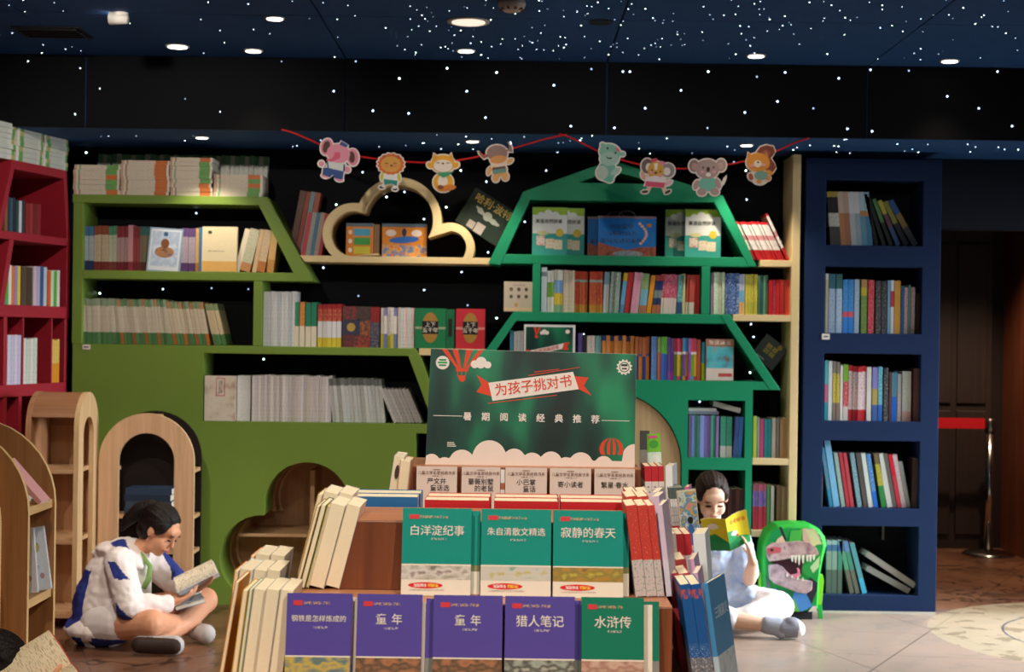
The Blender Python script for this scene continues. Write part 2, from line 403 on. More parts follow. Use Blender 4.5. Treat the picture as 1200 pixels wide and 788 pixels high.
for k in range(10):
    t = k * math.pi / 5; b.box((.03, -.004, -.037), (.05, .004, -.028), P('#5c5048', .5), Matrix.Rotation(t, 4, 'Z'))
b.build('vent_slots', e)
p = ceil_pt(704, 25, ZC); b = MB(); b.lathe([(.05, 0), (.05, -.008), (.035, -.012), (.001, -.012)], P('#141a26', .6)); o = b.build('sensor', None, True); o.location = p
tag(o, 'small black round sensor on a ceiling joint', 'sensor')
p = ceil_pt(62, 37, ZC); e = tag(empty('ceiling_vent', p), 'black slatted square vent in the dark ceiling', 'vent')
part('frame', e, (-.15, -.12, -.008), (.15, .12, 0), P('#0d0f14', .6))
for k in range(5): part('slat', e, (-.13, -.1 + k * .042, -.014), (.13, -.08 + k * .042, -.008), P('#171a20', .5))
# ------------------------------------------------------------------ shelving along the back wall
def X8(u, v=400): return at(u, v, YF).x
def Z8(v, u=600): return at(u, v, YF).z
def q8(*uv): return [(at(u, v, YF).x, at(u, v, YF).z) for u, v in uv]
OLIVE = P('#74903a', .5, .06, 5, bump=.02); GREEN = P('#1a9065', .5, .06, 5, bump=.02); CREAM = P('#e4cc98', .5, .05, 12)
BLUE = P('#112950', .55, .06, 6, bump=.02); RED = P('#a02232', .5, .06, 6, bump=.02)
TAG = P('#e8e4dc', .6)
# --- olive bookcase (left), shaped like a truck
oz = {'T': Z8(229, 190), 'Tb': Z8(239, 190), 'A': Z8(318, 200), 'Ab': Z8(328, 200), 'B': Z8(404.5, 200), 'Bb': Z8(416, 370), 'D': Z8(495.5, 370)}
ol = tag(empty('olive_bookcase', (X8(290), YF, 0)), 'olive green bookcase with slanting posts and cut-out openings against the wall', 'bookcase')
def L(poly): return [(x - ol.location.x, z) for x, z in poly]
def obox(n, u0, u1, z0, z1, v=300): return prism(n, ol, L([(X8(u0, v), z0), (X8(u1, v), z0), (X8(u1, v), z1), (X8(u0, v), z1)]), 0, .28, OLIVE, bevel=.003)
obox('top_board', 85, 303, oz['Tb'], oz['T'], 234)
obox('post', 85, 97, oz['B'], oz['Tb'], 320)
obox('shelf_board', 97, 349, oz['Ab'], oz['A'], 323)
obox('divider', 297, 307, oz['B'], oz['Ab'], 366)
prism('slanted_post', ol, L([(X8(298, 231), oz['T']), (X8(313, 231), oz['T']), (X8(368, 328), oz['Ab']), (X8(349, 328), oz['Ab'])]), -.002, .28, OLIVE, bevel=.003)
prism('long_shelf_board', ol, L([(X8(238, 410), oz['Bb']), (X8(238, 410), oz['B']), (X8(487, 410), oz['B']), (X8(493, 416), oz['Bb'])]), 0, .28, OLIVE, bevel=.003)
prism('slanted_post', ol, L(q8((478, 416), (492, 416), (522, 497), (508, 497))), -.002, .28, OLIVE, bevel=.003)
def club(r): 
    k = 8.0 / F
    c = at(359.5, 634, YF); cs = [(at(u, v, YF).x, at(u, v, YF).z, 50 * k * r) for u, v in ((359.5, 592), (307, 654), (412, 654))] + [(c.x, c.z, 26 * k)]
    return union_poly((c.x, c.z), cs)
prism('lower_panel', ol, L([(X8(84, 500), 0), (X8(486, 600), 0), (X8(486, 600), Z8(508, 486)), (X8(522, 500), Z8(508, 486)), (X8(522, 500), oz['D']), (X8(238, 450), oz['D']), (X8(238, 450), oz['B']), (X8(84, 500), oz['B'])]),
      0, .28, OLIVE, [L(club(1))], bevel=0)
prism('back_panel', ol, L([(X8(238), oz['D']), (X8(520), oz['D']), (X8(520), oz['Bb']), (X8(238), oz['Bb'])]), .285, .295, BLACK)
b = MB(); b.box((X8(97) - ol.location.x, -.004, oz['B'] - .03), (X8(106) - ol.location.x, 0, oz['B'] - .005), TAG); b.box((X8(98.5) - ol.location.x, -.005, oz['B'] - .02), (X8(104.5) - ol.location.x, -.0035, oz['B'] - .013), P('#8a5a78', .6))
tg = b.build('shelf_tag', ol); tg['label'] = 'small white shelf tag'
# three-lobed tunnel with shelf and partition
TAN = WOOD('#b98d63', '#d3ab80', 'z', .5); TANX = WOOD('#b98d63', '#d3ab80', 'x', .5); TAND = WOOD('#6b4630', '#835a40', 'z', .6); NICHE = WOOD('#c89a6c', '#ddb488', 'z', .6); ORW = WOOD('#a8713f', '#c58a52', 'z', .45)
cl, ci = L(club(1.0)), L(club(.955))
nch = tag(prism('liner', ol, cl, .285, .50, WOOD('#a87a54', '#be9068', 'z', .6), [ci]), 'dark wooden lining of the clover-shaped niche')
prism('niche_back', ol, L(club(1.12)), .49, .51, NICHE)
prism('niche_rim', ol, ci, .42, .445, WOOD('#e0bd8c', '#eccb9c', 'z', .5), [L(club(.9))])
cxn, czn = at(359.5, 628, YF).x - ol.location.x, Z8(629, 320)
part('niche_shelf', ol, (cxn - .37, .10, czn - .016), (cxn + .36, .485, czn), TANX, .002)
part('niche_partition', ol, (cxn - .012, .20, czn), (cxn + .012, .485, czn + .33), TAN, .002)
# --- emerald bookcase (right)
gz = {'1': Z8(300, 735), '1b': Z8(311, 735), '2': Z8(367, 725), '2b': Z8(378, 725), '3': Z8(446.5, 820), '3b': Z8(457, 880), 'E': Z8(537, 840), 'F': Z8(642, 840)}
em = tag(empty('emerald_bookcase', (X8(735), YF, 0)), 'dark green bookcase with a gable roof and flared lower shelf', 'bookcase')
def G(poly): return [(x - em.location.x, z) for x, z in poly]
def gp(n, poly, m=GREEN, y0=0, y1=.28, holes=(), bevel=.003): return prism(n, em, G(poly), y0, y1, m, [G(h) for h in holes], bevel)
gp('gable_roof', q8((613, 225), (716, 188), (847, 229), (838, 237), (620, 234)), holes=[q8((678, 214), (717, 200), (774, 216))], bevel=0)
gp('slanted_post', q8((613, 225), (622, 232), (586, 311), (572, 309)), y0=-.002)
gp('slanted_post', q8((847, 229), (836, 236), (877, 312), (887, 313)), y0=-.002)
gp('shelf_board', [(X8(580, 305), gz['1b']), (X8(880, 305), gz['1b']), (X8(880, 305), gz['1']), (X8(580, 305), gz['1'])])
gp('post', [(X8(624, 340), gz['2']), (X8(633, 340), gz['2']), (X8(633, 340), gz['1b']), (X8(624, 340), gz['1b'])])
gp('post', [(X8(822, 340), gz['2']), (X8(832, 340), gz['2']), (X8(832, 340), gz['1b']), (X8(822, 340), gz['1b'])])
gp('shelf_board', [(X8(602, 370), gz['2b']), (X8(856, 370), gz['2b']), (X8(852, 370), gz['2']), (X8(604, 370), gz['2'])])
gp('slanted_post', [(X8(602, 367), gz['2']), (X8(612, 367), gz['2']), (X8(553, 450), gz['3b']), (X8(539, 450), gz['3b'])], y0=-.002)
gp('slanted_post', [(X8(843, 367), gz['2']), (X8(855, 367), gz['2']), (X8(915, 457), gz['3b']), (X8(902, 457), gz['3b'])], y0=-.002)
ra = 86 * 8 / F; ca = at(713, 545, YF)
arch = [(ca.x + ra, .0), *[(ca.x + ra * math.cos(t), ca.z + ra * math.sin(t)) for t in [i * math.pi / 32 for i in range(33)]], (ca.x - ra, .0)]
pe = [(X8(806, 505), gz['E']), (X8(873, 505), gz['E']), (X8(873, 505), Z8(469.5, 840)), (X8(806, 505), Z8(469.5, 840))]
pf = [(X8(806, 600), gz['F']), (X8(873, 600), gz['F']), (X8(873, 600), Z8(551, 840)), (X8(806, 600), Z8(551, 840))]
xr, xl = X8(881, 560), X8(570, 560)
gp('lower_panel', [(xl, 0), (ca.x - ra, 0), *arch[1:-1][::-1], (ca.x + ra, 0), (xr, 0), (xr, gz['3b']), (X8(910, 457), gz['3b']), (X8(905, 447), gz['3']), (X8(548, 447), gz['3']), (X8(543, 457), gz['3b']), (xl, gz['3b'])], holes=[pe, pf], bevel=0)
gp('back_panel', [(xr - .4, gz['F'] - .02), (xr - .005, gz['F'] - .02), (xr - .005, gz['3b']), (xr - .4, gz['3b'])], BLACK, .285, .295)
aw = [(x + (ca.x - x) * .012, z - .004 if z > .1 else 0) for x, z in arch]
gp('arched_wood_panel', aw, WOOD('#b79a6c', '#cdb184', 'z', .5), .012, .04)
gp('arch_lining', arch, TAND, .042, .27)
# --- cream bookcase between the emerald and the blue ones
cr = tag(empty('cream_bookcase', (X8(905), YF, 0)), 'pale cream bookcase with one tall post beside the blue bookcase', 'bookcase')
cx0 = cr.location.x
xp0, xp1 = X8(926.5, 390), X8(936, 390)
part('post', cr, (xp0 - cx0, -.001, 0), (xp1 - cx0, .28, Z8(181, 934)), CREAM, .003)
cz = {'1': Z8(305, 905), '2': Z8(369, 890), '3': Z8(537.5, 900), '4': Z8(622, 900), '5': .1}
for k, u0 in (('1', 889), ('2', 858), ('3', 882), ('4', 882), ('5', 882)):
    part('shelf_board', cr, (max(X8(u0, 400), (xr if k in '345' else -9)) - cx0 + .002, .0, cz[k] - .034), (xp0 - cx0, .28, cz[k]), CREAM, .002)
part('back_panel', cr, (xr - cx0, .281, 0), (xp1 - cx0, .29, gz['3b']), BLACK)
# cloud shelf
cd = tag(empty('cloud_shelf', (X8(467), YF, 0)), 'cream cloud-shaped shelf frame on a long thin board', 'shelf')
cb = Z8(301, 467); k8 = 8 / F
prism('board', cd, [(X8(357, 305) - cd.location.x, cb - .033), (X8(574, 305) - cd.location.x, cb - .033), (X8(577, 305) - cd.location.x, cb), (X8(351, 305) - cd.location.x, cb)], 0, .26, CREAM, bevel=.002)
cs = [(at(u, v, YF).x - cd.location.x, at(u, v, YF).z, r * k8) for u, v, r in ((414, 274, 36), (467, 258, 50), (527, 290, 29))]
cc = (at(470, 285, YF).x - cd.location.x, cb + .04)
def half(dr):
    out = union_poly(cc, [(x, z, r - dr) for x, z, r in cs] + [(cc[0], cc[1], .12)], -14, 196, 90)
    return [(x, max(z, cb)) for x, z in out]
oa, ia = half(0), half(9.5 * k8)
prism('cloud_frame', cd, oa + ia[::-1], 0, .24, CREAM)
ex = tag(part('display_ledge', None, (X8(491, 412), YF + .001, oz['Bb'] + .005), (X8(572, 412), YF + .26, oz['B']), CREAM, .002), 'short cream ledge at the end of the olive shelf carrying two boxed sets', 'shelf')
# --- blue bookcase
BLUE.node_tree.nodes['Principled BSDF'].inputs['Roughness'].default_value = .8
bl = tag(empty('blue_bookcase', (X8(1024), YF, 0)), 'navy blue bookcase with five square openings beside the doorway', 'bookcase')
bx = bl.location.x; b0, b1 = X8(942, 400) - bx, X8(1101, 400) - bx; btop = Z8(186, 1024)
bzs = [(Z8(288, 1025), Z8(211, 1025)), (Z8(391, 1022), Z8(313, 1022)), (Z8(494, 1020), Z8(415, 1020)), (Z8(596, 1018), Z8(517, 1018)), (Z8(698, 1015), Z8(617, 1015))]
ca0, ca1 = X8(966, 400) - bx, X8(1079.5, 400) - bx
prism('carcass', bl, [(b0, 0), (b1, 0), (b1, btop), (b0, btop)], 0, .28, BLUE, [[(ca0, a), (ca1, a), (ca1, c), (ca0, c)] for a, c in bzs], bevel=.003)
part('back_panel', bl, (b0 + .01, .281, .02), (b1 - .01, .29, btop - .01), P('#10151f', .7))
part('skirting', bl, (b0 + .002, -.004, 0), (b1 - .002, 0, .012), P('#c9c4b8', .5))
b = MB(); b.box((X8(963) - bx, -.004, bzs[1][0] - .035), (X8(972) - bx, 0, bzs[1][0] - .005), TAG); b.box((X8(965) - bx, -.005, bzs[1][0] - .023), (X8(970) - bx, -.0035, bzs[1][0] - .016), P('#556', .6) if 0 else P('#555866', .6))
b.build('shelf_tag', bl)['label'] = 'small white shelf tag'
b = MB(); b.tube([(X8(1051) - bx, .24, bzs[4][1]), (X8(1051) - bx, .24, bzs[4][1] - .1)], .007, P('#8c8a86', .4)); b.build('rod', bl)
# --- red bookcase standing at an angle at the left end
rdir = Vector((-.24, -.97)).normalized(); rin = Vector((-.97, .24)).normalized(); RP = Vector((-2.325, 7.99))
rr = tag(empty('red_bookcase', (RP.x, RP.y, 0)), 'red bookcase with a trapezoid cab and small lower compartments, set at an angle', 'bookcase')
def rmap(a, d, z): q = rdir * a + rin * d; return (q.x, q.y, z)
def rpx(u, v):
    """(distance along the red front from its far end, height) for a picture point"""
    du, dv = u - 600, v - 394; x = (du + TH * dv) / F; y = (dv - TH * du) / F
    t = (x * RP.y - RP.x) / (rdir.x - x * rdir.y); Y = RP.y + rdir.y * t; return (t, H - y * Y)
def rp(n, poly, d0=0, d1=.34, m=RED, holes=(), bevel=.003): return prism(n, rr, poly, d0, d1, m, holes, bevel, map=rmap)
RZ = {'T': 2.27, '1': 1.92, '2': 1.572, '3': 1.165}
def set_rz():
    RZ['T'] = (rpx(15, 184)[1] + rpx(78, 203)[1]) / 2; RZ['1'] = (rpx(2, 270)[1] + rpx(82, 280)[1]) / 2
    RZ['2'] = (rpx(2, 358)[1] + rpx(81, 359)[1]) / 2; RZ['3'] = (rpx(9, 454)[1] + rpx(75, 446)[1]) / 2
set_rz()
aT0, aT1 = rpx(78, 206)[0], rpx(15, 188)[0]; a10, a11 = rpx(82.5, 280)[0], rpx(1, 275)[0]
RW = a11 + .02
rp('top_board', [(aT0, RZ['T'] - .045), (aT1, RZ['T'] - .045), (aT1, RZ['T']), (aT0, RZ['T'])])
rp('slanted_post', [(aT0, RZ['T'] - .0), (aT0 + .03, RZ['T'] - .0), (a10 + .03, RZ['1'] - .02), (a10, RZ['1'] - .02)], -.001)
rp('slanted_post', [(aT1 - .03, RZ['T']), (aT1, RZ['T']), (a11 + .04, RZ['1'] - .02), (a11, RZ['1'] - .02)], -.001)
rp('shelf_board', [(a10, RZ['1'] - .04), (a11 + .9, RZ['1'] - .04), (a11 + .9, RZ['1']), (a10, RZ['1'])])
rp('post', [(a10, RZ['2']), (a10 + .03, RZ['2']), (a10 + .03, RZ['1'] - .04), (a10, RZ['1'] - .04)])
aL = rpx(8, 320)[0]
rp('slanted_post', [(aL - .06, RZ['1'] - .04), (aL - .02, RZ['1'] - .04), (aL + .06, RZ['2']), (aL + .02, RZ['2'])])
rp('shelf_board', [(a10, RZ['2'] - .06), (a11 + .9, RZ['2'] - .06), (a11 + .9, RZ['2']), (a10, RZ['2'])])
for u in (77.5, 61, 27.5, 6.5):
    a = rpx(u, 410)[0]; wd = .028 if u in (77.5, 6.5) else .01
    rp('divider', [(a - wd / 2, RZ['3']), (a + wd / 2, RZ['3']), (a + wd / 2, RZ['2'] - .06), (a - wd / 2, RZ['2'] - .06)])
al0, al1 = rpx(79, 410)[0], rpx(6.5, 410)[0] + .8
rp('shelf_board', [(al0, RZ['3'] - .06), (al1, RZ['3'] - .06), (al1, RZ['3']), (al0, RZ['3'])])
for u in (77.5, 24, 6.5):
    a = rpx(u, 470)[0]; rp('divider', [(a - .014, .55), (a + .014, .55), (a + .014, RZ['3'] - .06), (a - .014, RZ['3'] - .06)])
rp('lower_panel', [(al0, 0), (al1, 0), (al1, .55), (al0, .55)])
rp('back_panel', [(a10 + .002, .02), (al1, .02), (al1, RZ['T'] - .01), (a10 + .002, RZ['T'] - .01)], .341, .35, P('#6f1620', .6))
# ------------------------------------------------------------------ arched wooden bookcases
def arch_poly(c, r, top, z0=0, n=20):
    zc = top - r
    return [(c + r, z0), *[(c + r * math.cos(i * math.pi / n), zc + r * math.sin(i * math.pi / n)) for i in range(n + 1)], (c - r, z0)]
# behind the reading girl, facing the room
ab = tag(empty('arch_bookcase', (-1.80, 7.6, 0)), 'arched wooden bookcase with an open arch front, against the olive panel', 'bookcase')
PINKW = WOOD('#caa07a', '#dfb68e', 'z', .5)
prism('front_arch', ab, arch_poly(0, .236, 1.012), 0, .022, PINKW, [arch_poly(0, .138, .914, .09)], side=WOOD('#d7b184', '#e6c79c', 'z', .5))
prism('rear_arch', ab, arch_poly(.0, .236, 1.016), .18, .195, P('#1c120d', .7))
for z in (.07, .33, .505): part('shelf_board', ab, (-.232, .023, z - .018), (.232, .18, z), TANX, .001)
for sx in (-1, 1): part('cleat', ab, (min(sx * .232, sx * .17), .023, .717), (max(sx * .232, sx * .17), .18, .735), TANX, .001)
b = MB(); b.box((-.04, .022, .985), (.04, .18, 1.0), TANX); b.build('ridge_strip', ab)
# side-on, half in front of the red bookcase
aa = tag(empty('arch_bookcase', (-2.17, 7.455, 0)), 'arched wooden bookcase standing side-on beside the red bookcase, curved roof', 'bookcase')
amap = lambda x, y, z: (y, x, z)       # polygon x -> depth Y, extrusion -> X
PALEW = WOOD('#c6a172', '#dcb98a', 'z', .5)
prism('end_arch', aa, arch_poly(0, .175, 1.12), .10, .123, PALEW, [arch_poly(0, .09, 1.0, .08)], map=amap)
prism('end_arch', aa, arch_poly(0, .175, 1.12), -.13, -.108, WOOD('#9c6c48', '#b5825a', 'z', .5), map=amap)
b = MB(); rp_ = []
for rad in (.172, .158):
    L_ = [(rad * math.cos(math.radians(t)), .945 + rad * math.sin(math.radians(t))) for t in range(0, 161, 5)]; rp_.append(L_)
b.prism(rp_[0] + rp_[1][::-1], -.108, .10, WOOD('#8f6243', '#a97a56', 'x', .5), map=amap); b.build('curved_roof', aa)
part('back_board', aa, (-.108, .158, .02), (.10, .172, .945), WOOD('#a87c55', '#c0946a', 'z', .5))
for z in (.07, .42, .755): part('shelf_board', aa, (-.108, -.165, z - .02), (.10, .158, z), TANX, .001)
# two identical units in the foreground, left edge of the picture
def plank_arch(y, label):
    e = tag(empty('arch_bookcase', (-1.92, y, 0)), label, 'bookcase')
    for k in (0, .3):
        prism('arch_side', e, arch_poly(0, .30, 1.10), k, k + .02, ORW, side=WOOD('#d9a868', '#ecc488', 'z', .45))
    for z in (.18, .50, .817): part('shelf_board', e, (-.285, .021, z - .03), (.292, .299, z), WOOD('#c99a5e', '#ddb077', 'y', .45), .001)
    return e
plank_arch(5.17, 'low wooden bookcase with solid arched sides, holding pink and white books')
plank_arch(4.58, 'low wooden bookcase with solid arched sides at the corner by the crouching reader')
# ------------------------------------------------------------------ books
PAGE = P('#efe6d2', .8, .05, 200); PAGEC = P('#f3e2bf', .8, .05, 200)
def mk(c):
    """'hex' or 'hex/ink'"""
    if not isinstance(c, str): return c
    if '/' in c: a, k = c.split('/'); return INK('#' + a, '#' + k)
    return P('#' + c, .5, .05, 40)
def bands(st):
    """style 'hex' or 'f:hex,f:hex' from bottom to top (f = upper limit as a fraction of the height)"""
    if not isinstance(st, str): return st
    if ':' not in st: return [(1.0, mk(st))]
    return [(float(x.split(':')[0]), mk(x.split(':')[1])) for x in st.split(',')]
def book_mesh(b, t, h, d, st, side=None, page=None, mode='spine', T=None, ct=.0018):
    """spine at y=0 facing -Y (mode spine), at y=d (mode fore) or front cover facing -Y with the spine left (mode face)"""
    page = page or PAGE; S = bands(st); cov = mk(side) if side else S[len(S) // 2][1]
    mp = {'spine': lambda x, y, z: (x, y, z), 'fore': lambda x, y, z: (t - x, d - y, z), 'face': lambda x, y, z: (y, t - x, z)}[mode]
    def bx(lo, hi, m):
        x0, y0, z0 = lo; x1, y1, z1 = hi; V = [mp(x, y, z) for z in (z0, z1) for x, y in ((x0, y0), (x1, y0), (x1, y1), (x0, y1))]
        b.add(V, [(0, 3, 2, 1), (4, 5, 6, 7), (0, 1, 5, 4), (1, 2, 6, 5), (2, 3, 7, 6), (3, 0, 4, 7)], m, T)
    ct = min(ct, t * .2); z = 0
    for f, m in S: bx((0, 0, z), (t, ct, f * h), m); z = f * h
    z = 0
    if side: bx((0, ct, 0), (ct, d, h), cov); bx((t - ct, ct, 0), (t, d, h), cov)
    else:
        for f, m in S: bx((0, ct, z), (ct, d, f * h), m); bx((t - ct, ct, z), (t, d, f * h), m); z = f * h
    bx((ct, ct, .0015), (t - ct, d - .003, h - .002), page)
_BM = {}
DEFER = []
def flush_books(limit):
    """the spines that show largest become books of their own; the narrow rest is joined"""
    DEFER.sort(key=lambda q: -q[0]); rest = MB()
    for i, (ar, loc, t, h, d, st, label, group, lean, rz) in enumerate(DEFER):
        if i < limit: book(loc, t, h, d, st, label, 'book', group, lean, rz=rz)
        else:
            a = math.radians(lean); T = Matrix.Translation(Vector(loc) + Vector((0, 0, (t * math.sin(a) if a > 0 else 0) + .0006))) @ Matrix.Rotation(rz, 4, 'Z') @ Matrix.Rotation(a, 4, 'Y')
            book_mesh(rest, t, h, d, st, T=T)
    if rest.v: tag(rest.build('book_spines'), 'narrow book spines packed among the larger books on the shelves', 'books', kind='stuff')
def kind_of(desc):
    for k, n in (('comic', 'comic'), ('magazine', 'magazine'), ('picture book', 'picture_book'), ('paperback', 'paperback'), ('booklet', 'booklet')):
        if k in desc: return n
    return 'book'
def place(loc, t, h, d, st, label, group, lean, desc, rz=0):
    k = kind_of(desc)
    if k == 'book': DEFER.append((t * h, tuple(loc), t, h, d, st, label, group, lean, rz))
    else: book(loc, t, h, d, st, label, k.replace('_', ' '), group, lean, name=k, rz=rz)
def book(loc, t, h, d, st, label, cat='book', group=None, lean=0, name='book', side=None, mode='spine', page=None, rx=0, rz=0, key=None):
    k = key or None
    if k and k in _BM: me = _BM[k]
    else:
        b = MB(); book_mesh(b, t, h, d, st, side, page, mode); me = b.mesh(name)
        if k: _BM[k] = me
    o = bpy.data.objects.new(name, me); COL.objects.link(o)
    a = math.radians(lean); o.location = Vector(loc) + Vector((0, 0, (t * math.sin(a) if a > 0 else 0) + .0006))
    o.rotation_euler = (rx, a, rz)
    return tag(o, label, cat, group)
NB = [0]
def row(z, where, runs, Y=YF + .03, vb=400, depth=.17, cat='book'):
    """runs: (u0, u1, height in pixels, n, style or list of styles, description, lean in degrees)"""
    for r in runs:
        u0, u1, hp, n, st, desc = r[:6]; lean = r[6] if len(r) > 6 else 0; c = r[7] if len(r) > 7 else cat
        X0, X1 = at(u0, vb, Y).x, at(u1, vb, Y).x; w = (X1 - X0) / n; ca_ = math.cos(math.radians(lean)); h0 = hp * Y / F
        sts = st if isinstance(st, list) else [st]
        lab = f'{desc} {where}'
        for i in range(n):
            s = sts[i % len(sts)]; t = w * ca_ * (.93 if w > .014 else .9); jit = 0 if n < 3 else R.uniform(-.008, .006)
            hh = (h0 - (t * abs(math.sin(math.radians(lean))) if lean else 0)) / ca_ * (1 + R.uniform(-.012, .012))
            dd = depth if hp > 40 else depth * .8
            x = X0 + w * i + (0 if lean >= 0 else 0)
            place((x, Y + jit + .004, z), t, hh, dd, s, lab, (f'{desc}s {where}' if n > 1 else None), lean, desc)
            NB[0] += 1
W1 = 'on the top olive shelf'
MAGC = 'magazine'
row(oz['A'], W1, [
    (98, 110, 52, 2, '.22:23365e,.78:a9b6bd/7f8d98,1:3f6f96', 'blue and grey volume'),
    (110, 127, 52, 4, '.2:7a2f26,.8:c8b697/9a8870,1:8f4a30', 'brown-topped beige volume'),
    (127, 137, 52, 2, '.2:7a3a36,.8:b9bfa2/8c9480,1:4f8a68', 'green-topped pale volume'),
    (137, 150, 52, 3, '.2:6d1f28,.75:a88a88/866,1:842a32' .replace('/866', '/886666'), 'dark red and grey volume'),
    (150, 156, 53, 1, '.2:8a3444,1:c58a92', 'thin rose pink book'),
    (156, 164, 52, 2, '.2:6d1f28,.75:8a3a3c,1:7a2a30', 'plain dark red volume'),
    (164, 176, 52, 3, '.2:5a2c26,.8:6d6450,1:2f5a58', 'dark teal and brown volume'),
    (212, 229, 51, 4, '.2:5a3a70,.8:b7a8b8/8c7a94,1:6d4f86', 'purple and lavender volume'),
    (229, 233, 51, 1, '.2:b87a3a,1:d9b070', 'slim tan volume'), (233, 237, 52, 1, '4a7fae', 'slim blue volume')], vb=300)
def leanbooks(z, where, items, Y=YF + .03, depth=.17, cat='book'):
    """single leaning books: (u at the lower left corner, thickness px, height px, lean, style, description)"""
    for it in items:
        u, tp, hp, lean, st, desc = it[:6]
        place((at(u, 400, Y).x, Y + .004, z), tp * Y / F, hp * Y / F, depth, st, f'{desc} {where}', None, lean, desc); NB[0] += 1
leanbooks(oz['A'], W1, [(273, 6, 52, 14, 'efe2c8', 'cream paperback leaning right'), (279.5, 12, 51, 14, '.2:c48a5a,1:c9c8a8/8a9a78', 'pale green paperback leaning beside the slanted post'),
    (294, 5, 51, 10, 'd9b890', 'thin tan paperback leaning'), (299.5, 9, 50, 10, '.25:c07a44,1:d8bf98/a08a68', 'orange-footed paperback leaning'), (311, 8, 50, 6, '.3:c9924e,1:e0b878', 'amber paperback leaning at the end')])
def face_book(u0, u1, vt, z, Y, t, st, label, cat='book', lean_x=0, rz=0, roll=0, page=None, group=None, side=None, name='book'):
    """book standing with its front cover to the room; an Empty with cover_block so print can be parented to it"""
    X0, X1 = at(u0, 400, Y).x, at(u1, 400, Y).x; h = (at(600, 400, Y).z - at(600, 400 + vt, Y).z) / math.cos(lean_x)
    e = tag(empty(name, (X0, Y, z + .0008), (-lean_x, roll, rz)), label, cat, group)
    b = MB(); book_mesh(b, t, h, X1 - X0, st, side, page, 'face'); b.build('book_block', e)
    return e, X1 - X0, h
def plate(name, parent, poly, m, y=-.0008, th=.0005): return prism(name, parent, poly, y, y + th, m)
def rect(x0, z0, x1, z1): return [(x0, z0), (x1, z0), (x1, z1), (x0, z1)]
e, w_, h_ = face_book(170, 209, 52, oz['A'], YF + .005, .02, '8fa8c4', 'pale blue picture book with a brown figure on its cover, face out', lean_x=.12, roll=.0)
e.rotation_euler.y = .06; e.location.z += .0
plate('cover_border', e, rect(.008, .008, w_ - .008, h_ - .008), P('#d4dbe4', .5)); plate('cover_picture', e, rect(.016, .03, w_ - .016, h_ - .018), PIC(['#c9d4e2', '#9fb4cf', '#d6dde8'], 20), -.0012)
plate('figure', e, ell(.085, .15, .022, .026), P('#7a4a2c', .5), -.0016); plate('figure', e, ell(.085, .105, .05, .03), PIC(['#5a3a28', '#a8703c', '#3f4a6a'], 40), -.0016); plate('crest', e, ell(.085, .2, .012, .012), P('#2f5a8a', .5), -.0016)
e, w_, h_ = face_book(235, 276, 53, oz['A'], YF + .004, .03, 'efe0b8', 'cream book with an orange foot band, face out on the top olive shelf', lean_x=.05)
plate('foot_band', e, rect(.001, .001, w_ - .001, .055), P('#e8b565', .5)); plate('emblem', e, ell(.04, h_ - .03, .011, .009), P('#4a4a2a', .5)); plate('caption', e, rect(.03, .105, .115, .111), INK('#efe0b8', '#6a5a40', (300, 300, 300), .5))
# lying stacks and a standing row on top of the olive bookcase
ZT = oz['T']
stack_st = [('.72:d9cdb8/b5a894,.93:5fa04a,1:e0d6c4', '.72:d9cdb8/b5a894,.93:d0743a,1:e0d6c4')]
def lying(u0, u1, vt, n, pat, label, group, z=ZT, Y=YF + .02, cat='magazine', d=.2):
    X0, X1 = at(u0, 230, Y).x, at(u1, 230, Y).x; hh = (at(0, 230, Y).z - at(0, 230 + vt, Y).z) / n
    for i in range(n):
        cc_ = '6fa85a' if pat[i % len(pat)] == 'g' else 'd0743a'
        st = f'.06:c9a890,.10:e2d8c6,.14:{"b08a72" if cc_[0]=="d" else "8fae86"},.70:d9cdb8/bfb29e,.95:{cc_},1:e6dccb'
        b = MB(); book_mesh(b, hh * .96, X1 - X0, d, st, 'e4dac8', PAGE, 'spine')
        o = b.build('magazine'); o.rotation_euler = (0, math.pi / 2, 0); o.location = (X0 + R.uniform(-.004, .004), Y + R.uniform(-.003, .006), z + hh * (i + 1) - .0002)
        tag(o, label, cat, group); NB[0] += 1
lying(86, 140, 35, 6, 'oggogg', 'cream magazine in the shortest lying stack by the red bookcase', 'magazines in the stack by the red bookcase')
lying(141, 198, 41, 9, 'oooooooo', 'cream magazine with orange band in the lying stack on the olive bookcase', 'magazines with orange bands in a lying stack')
lying(199, 248, 45, 9, 'ooogggggo', 'cream magazine in the tallest lying stack on the olive bookcase', 'magazines in the tallest lying stack')
lying(250, 307, 26, 5, 'ggogo', 'cream magazine in the low end stack on the olive bookcase', 'magazines in the low end stack')
row(ZT, 'in the upright row on top of the olive bookcase', [(112, 312, 52, 36, ['.8:cfd0c4/9aa394,1:5a8a5a', '.8:cfd0c4/9aa394,1:a8a890', '.8:c9cbc0/9aa394,1:6a8a66'], 'pale green-topped magazine', 3)], Y=YF + .235, vb=200, depth=.045, cat=MAGC)
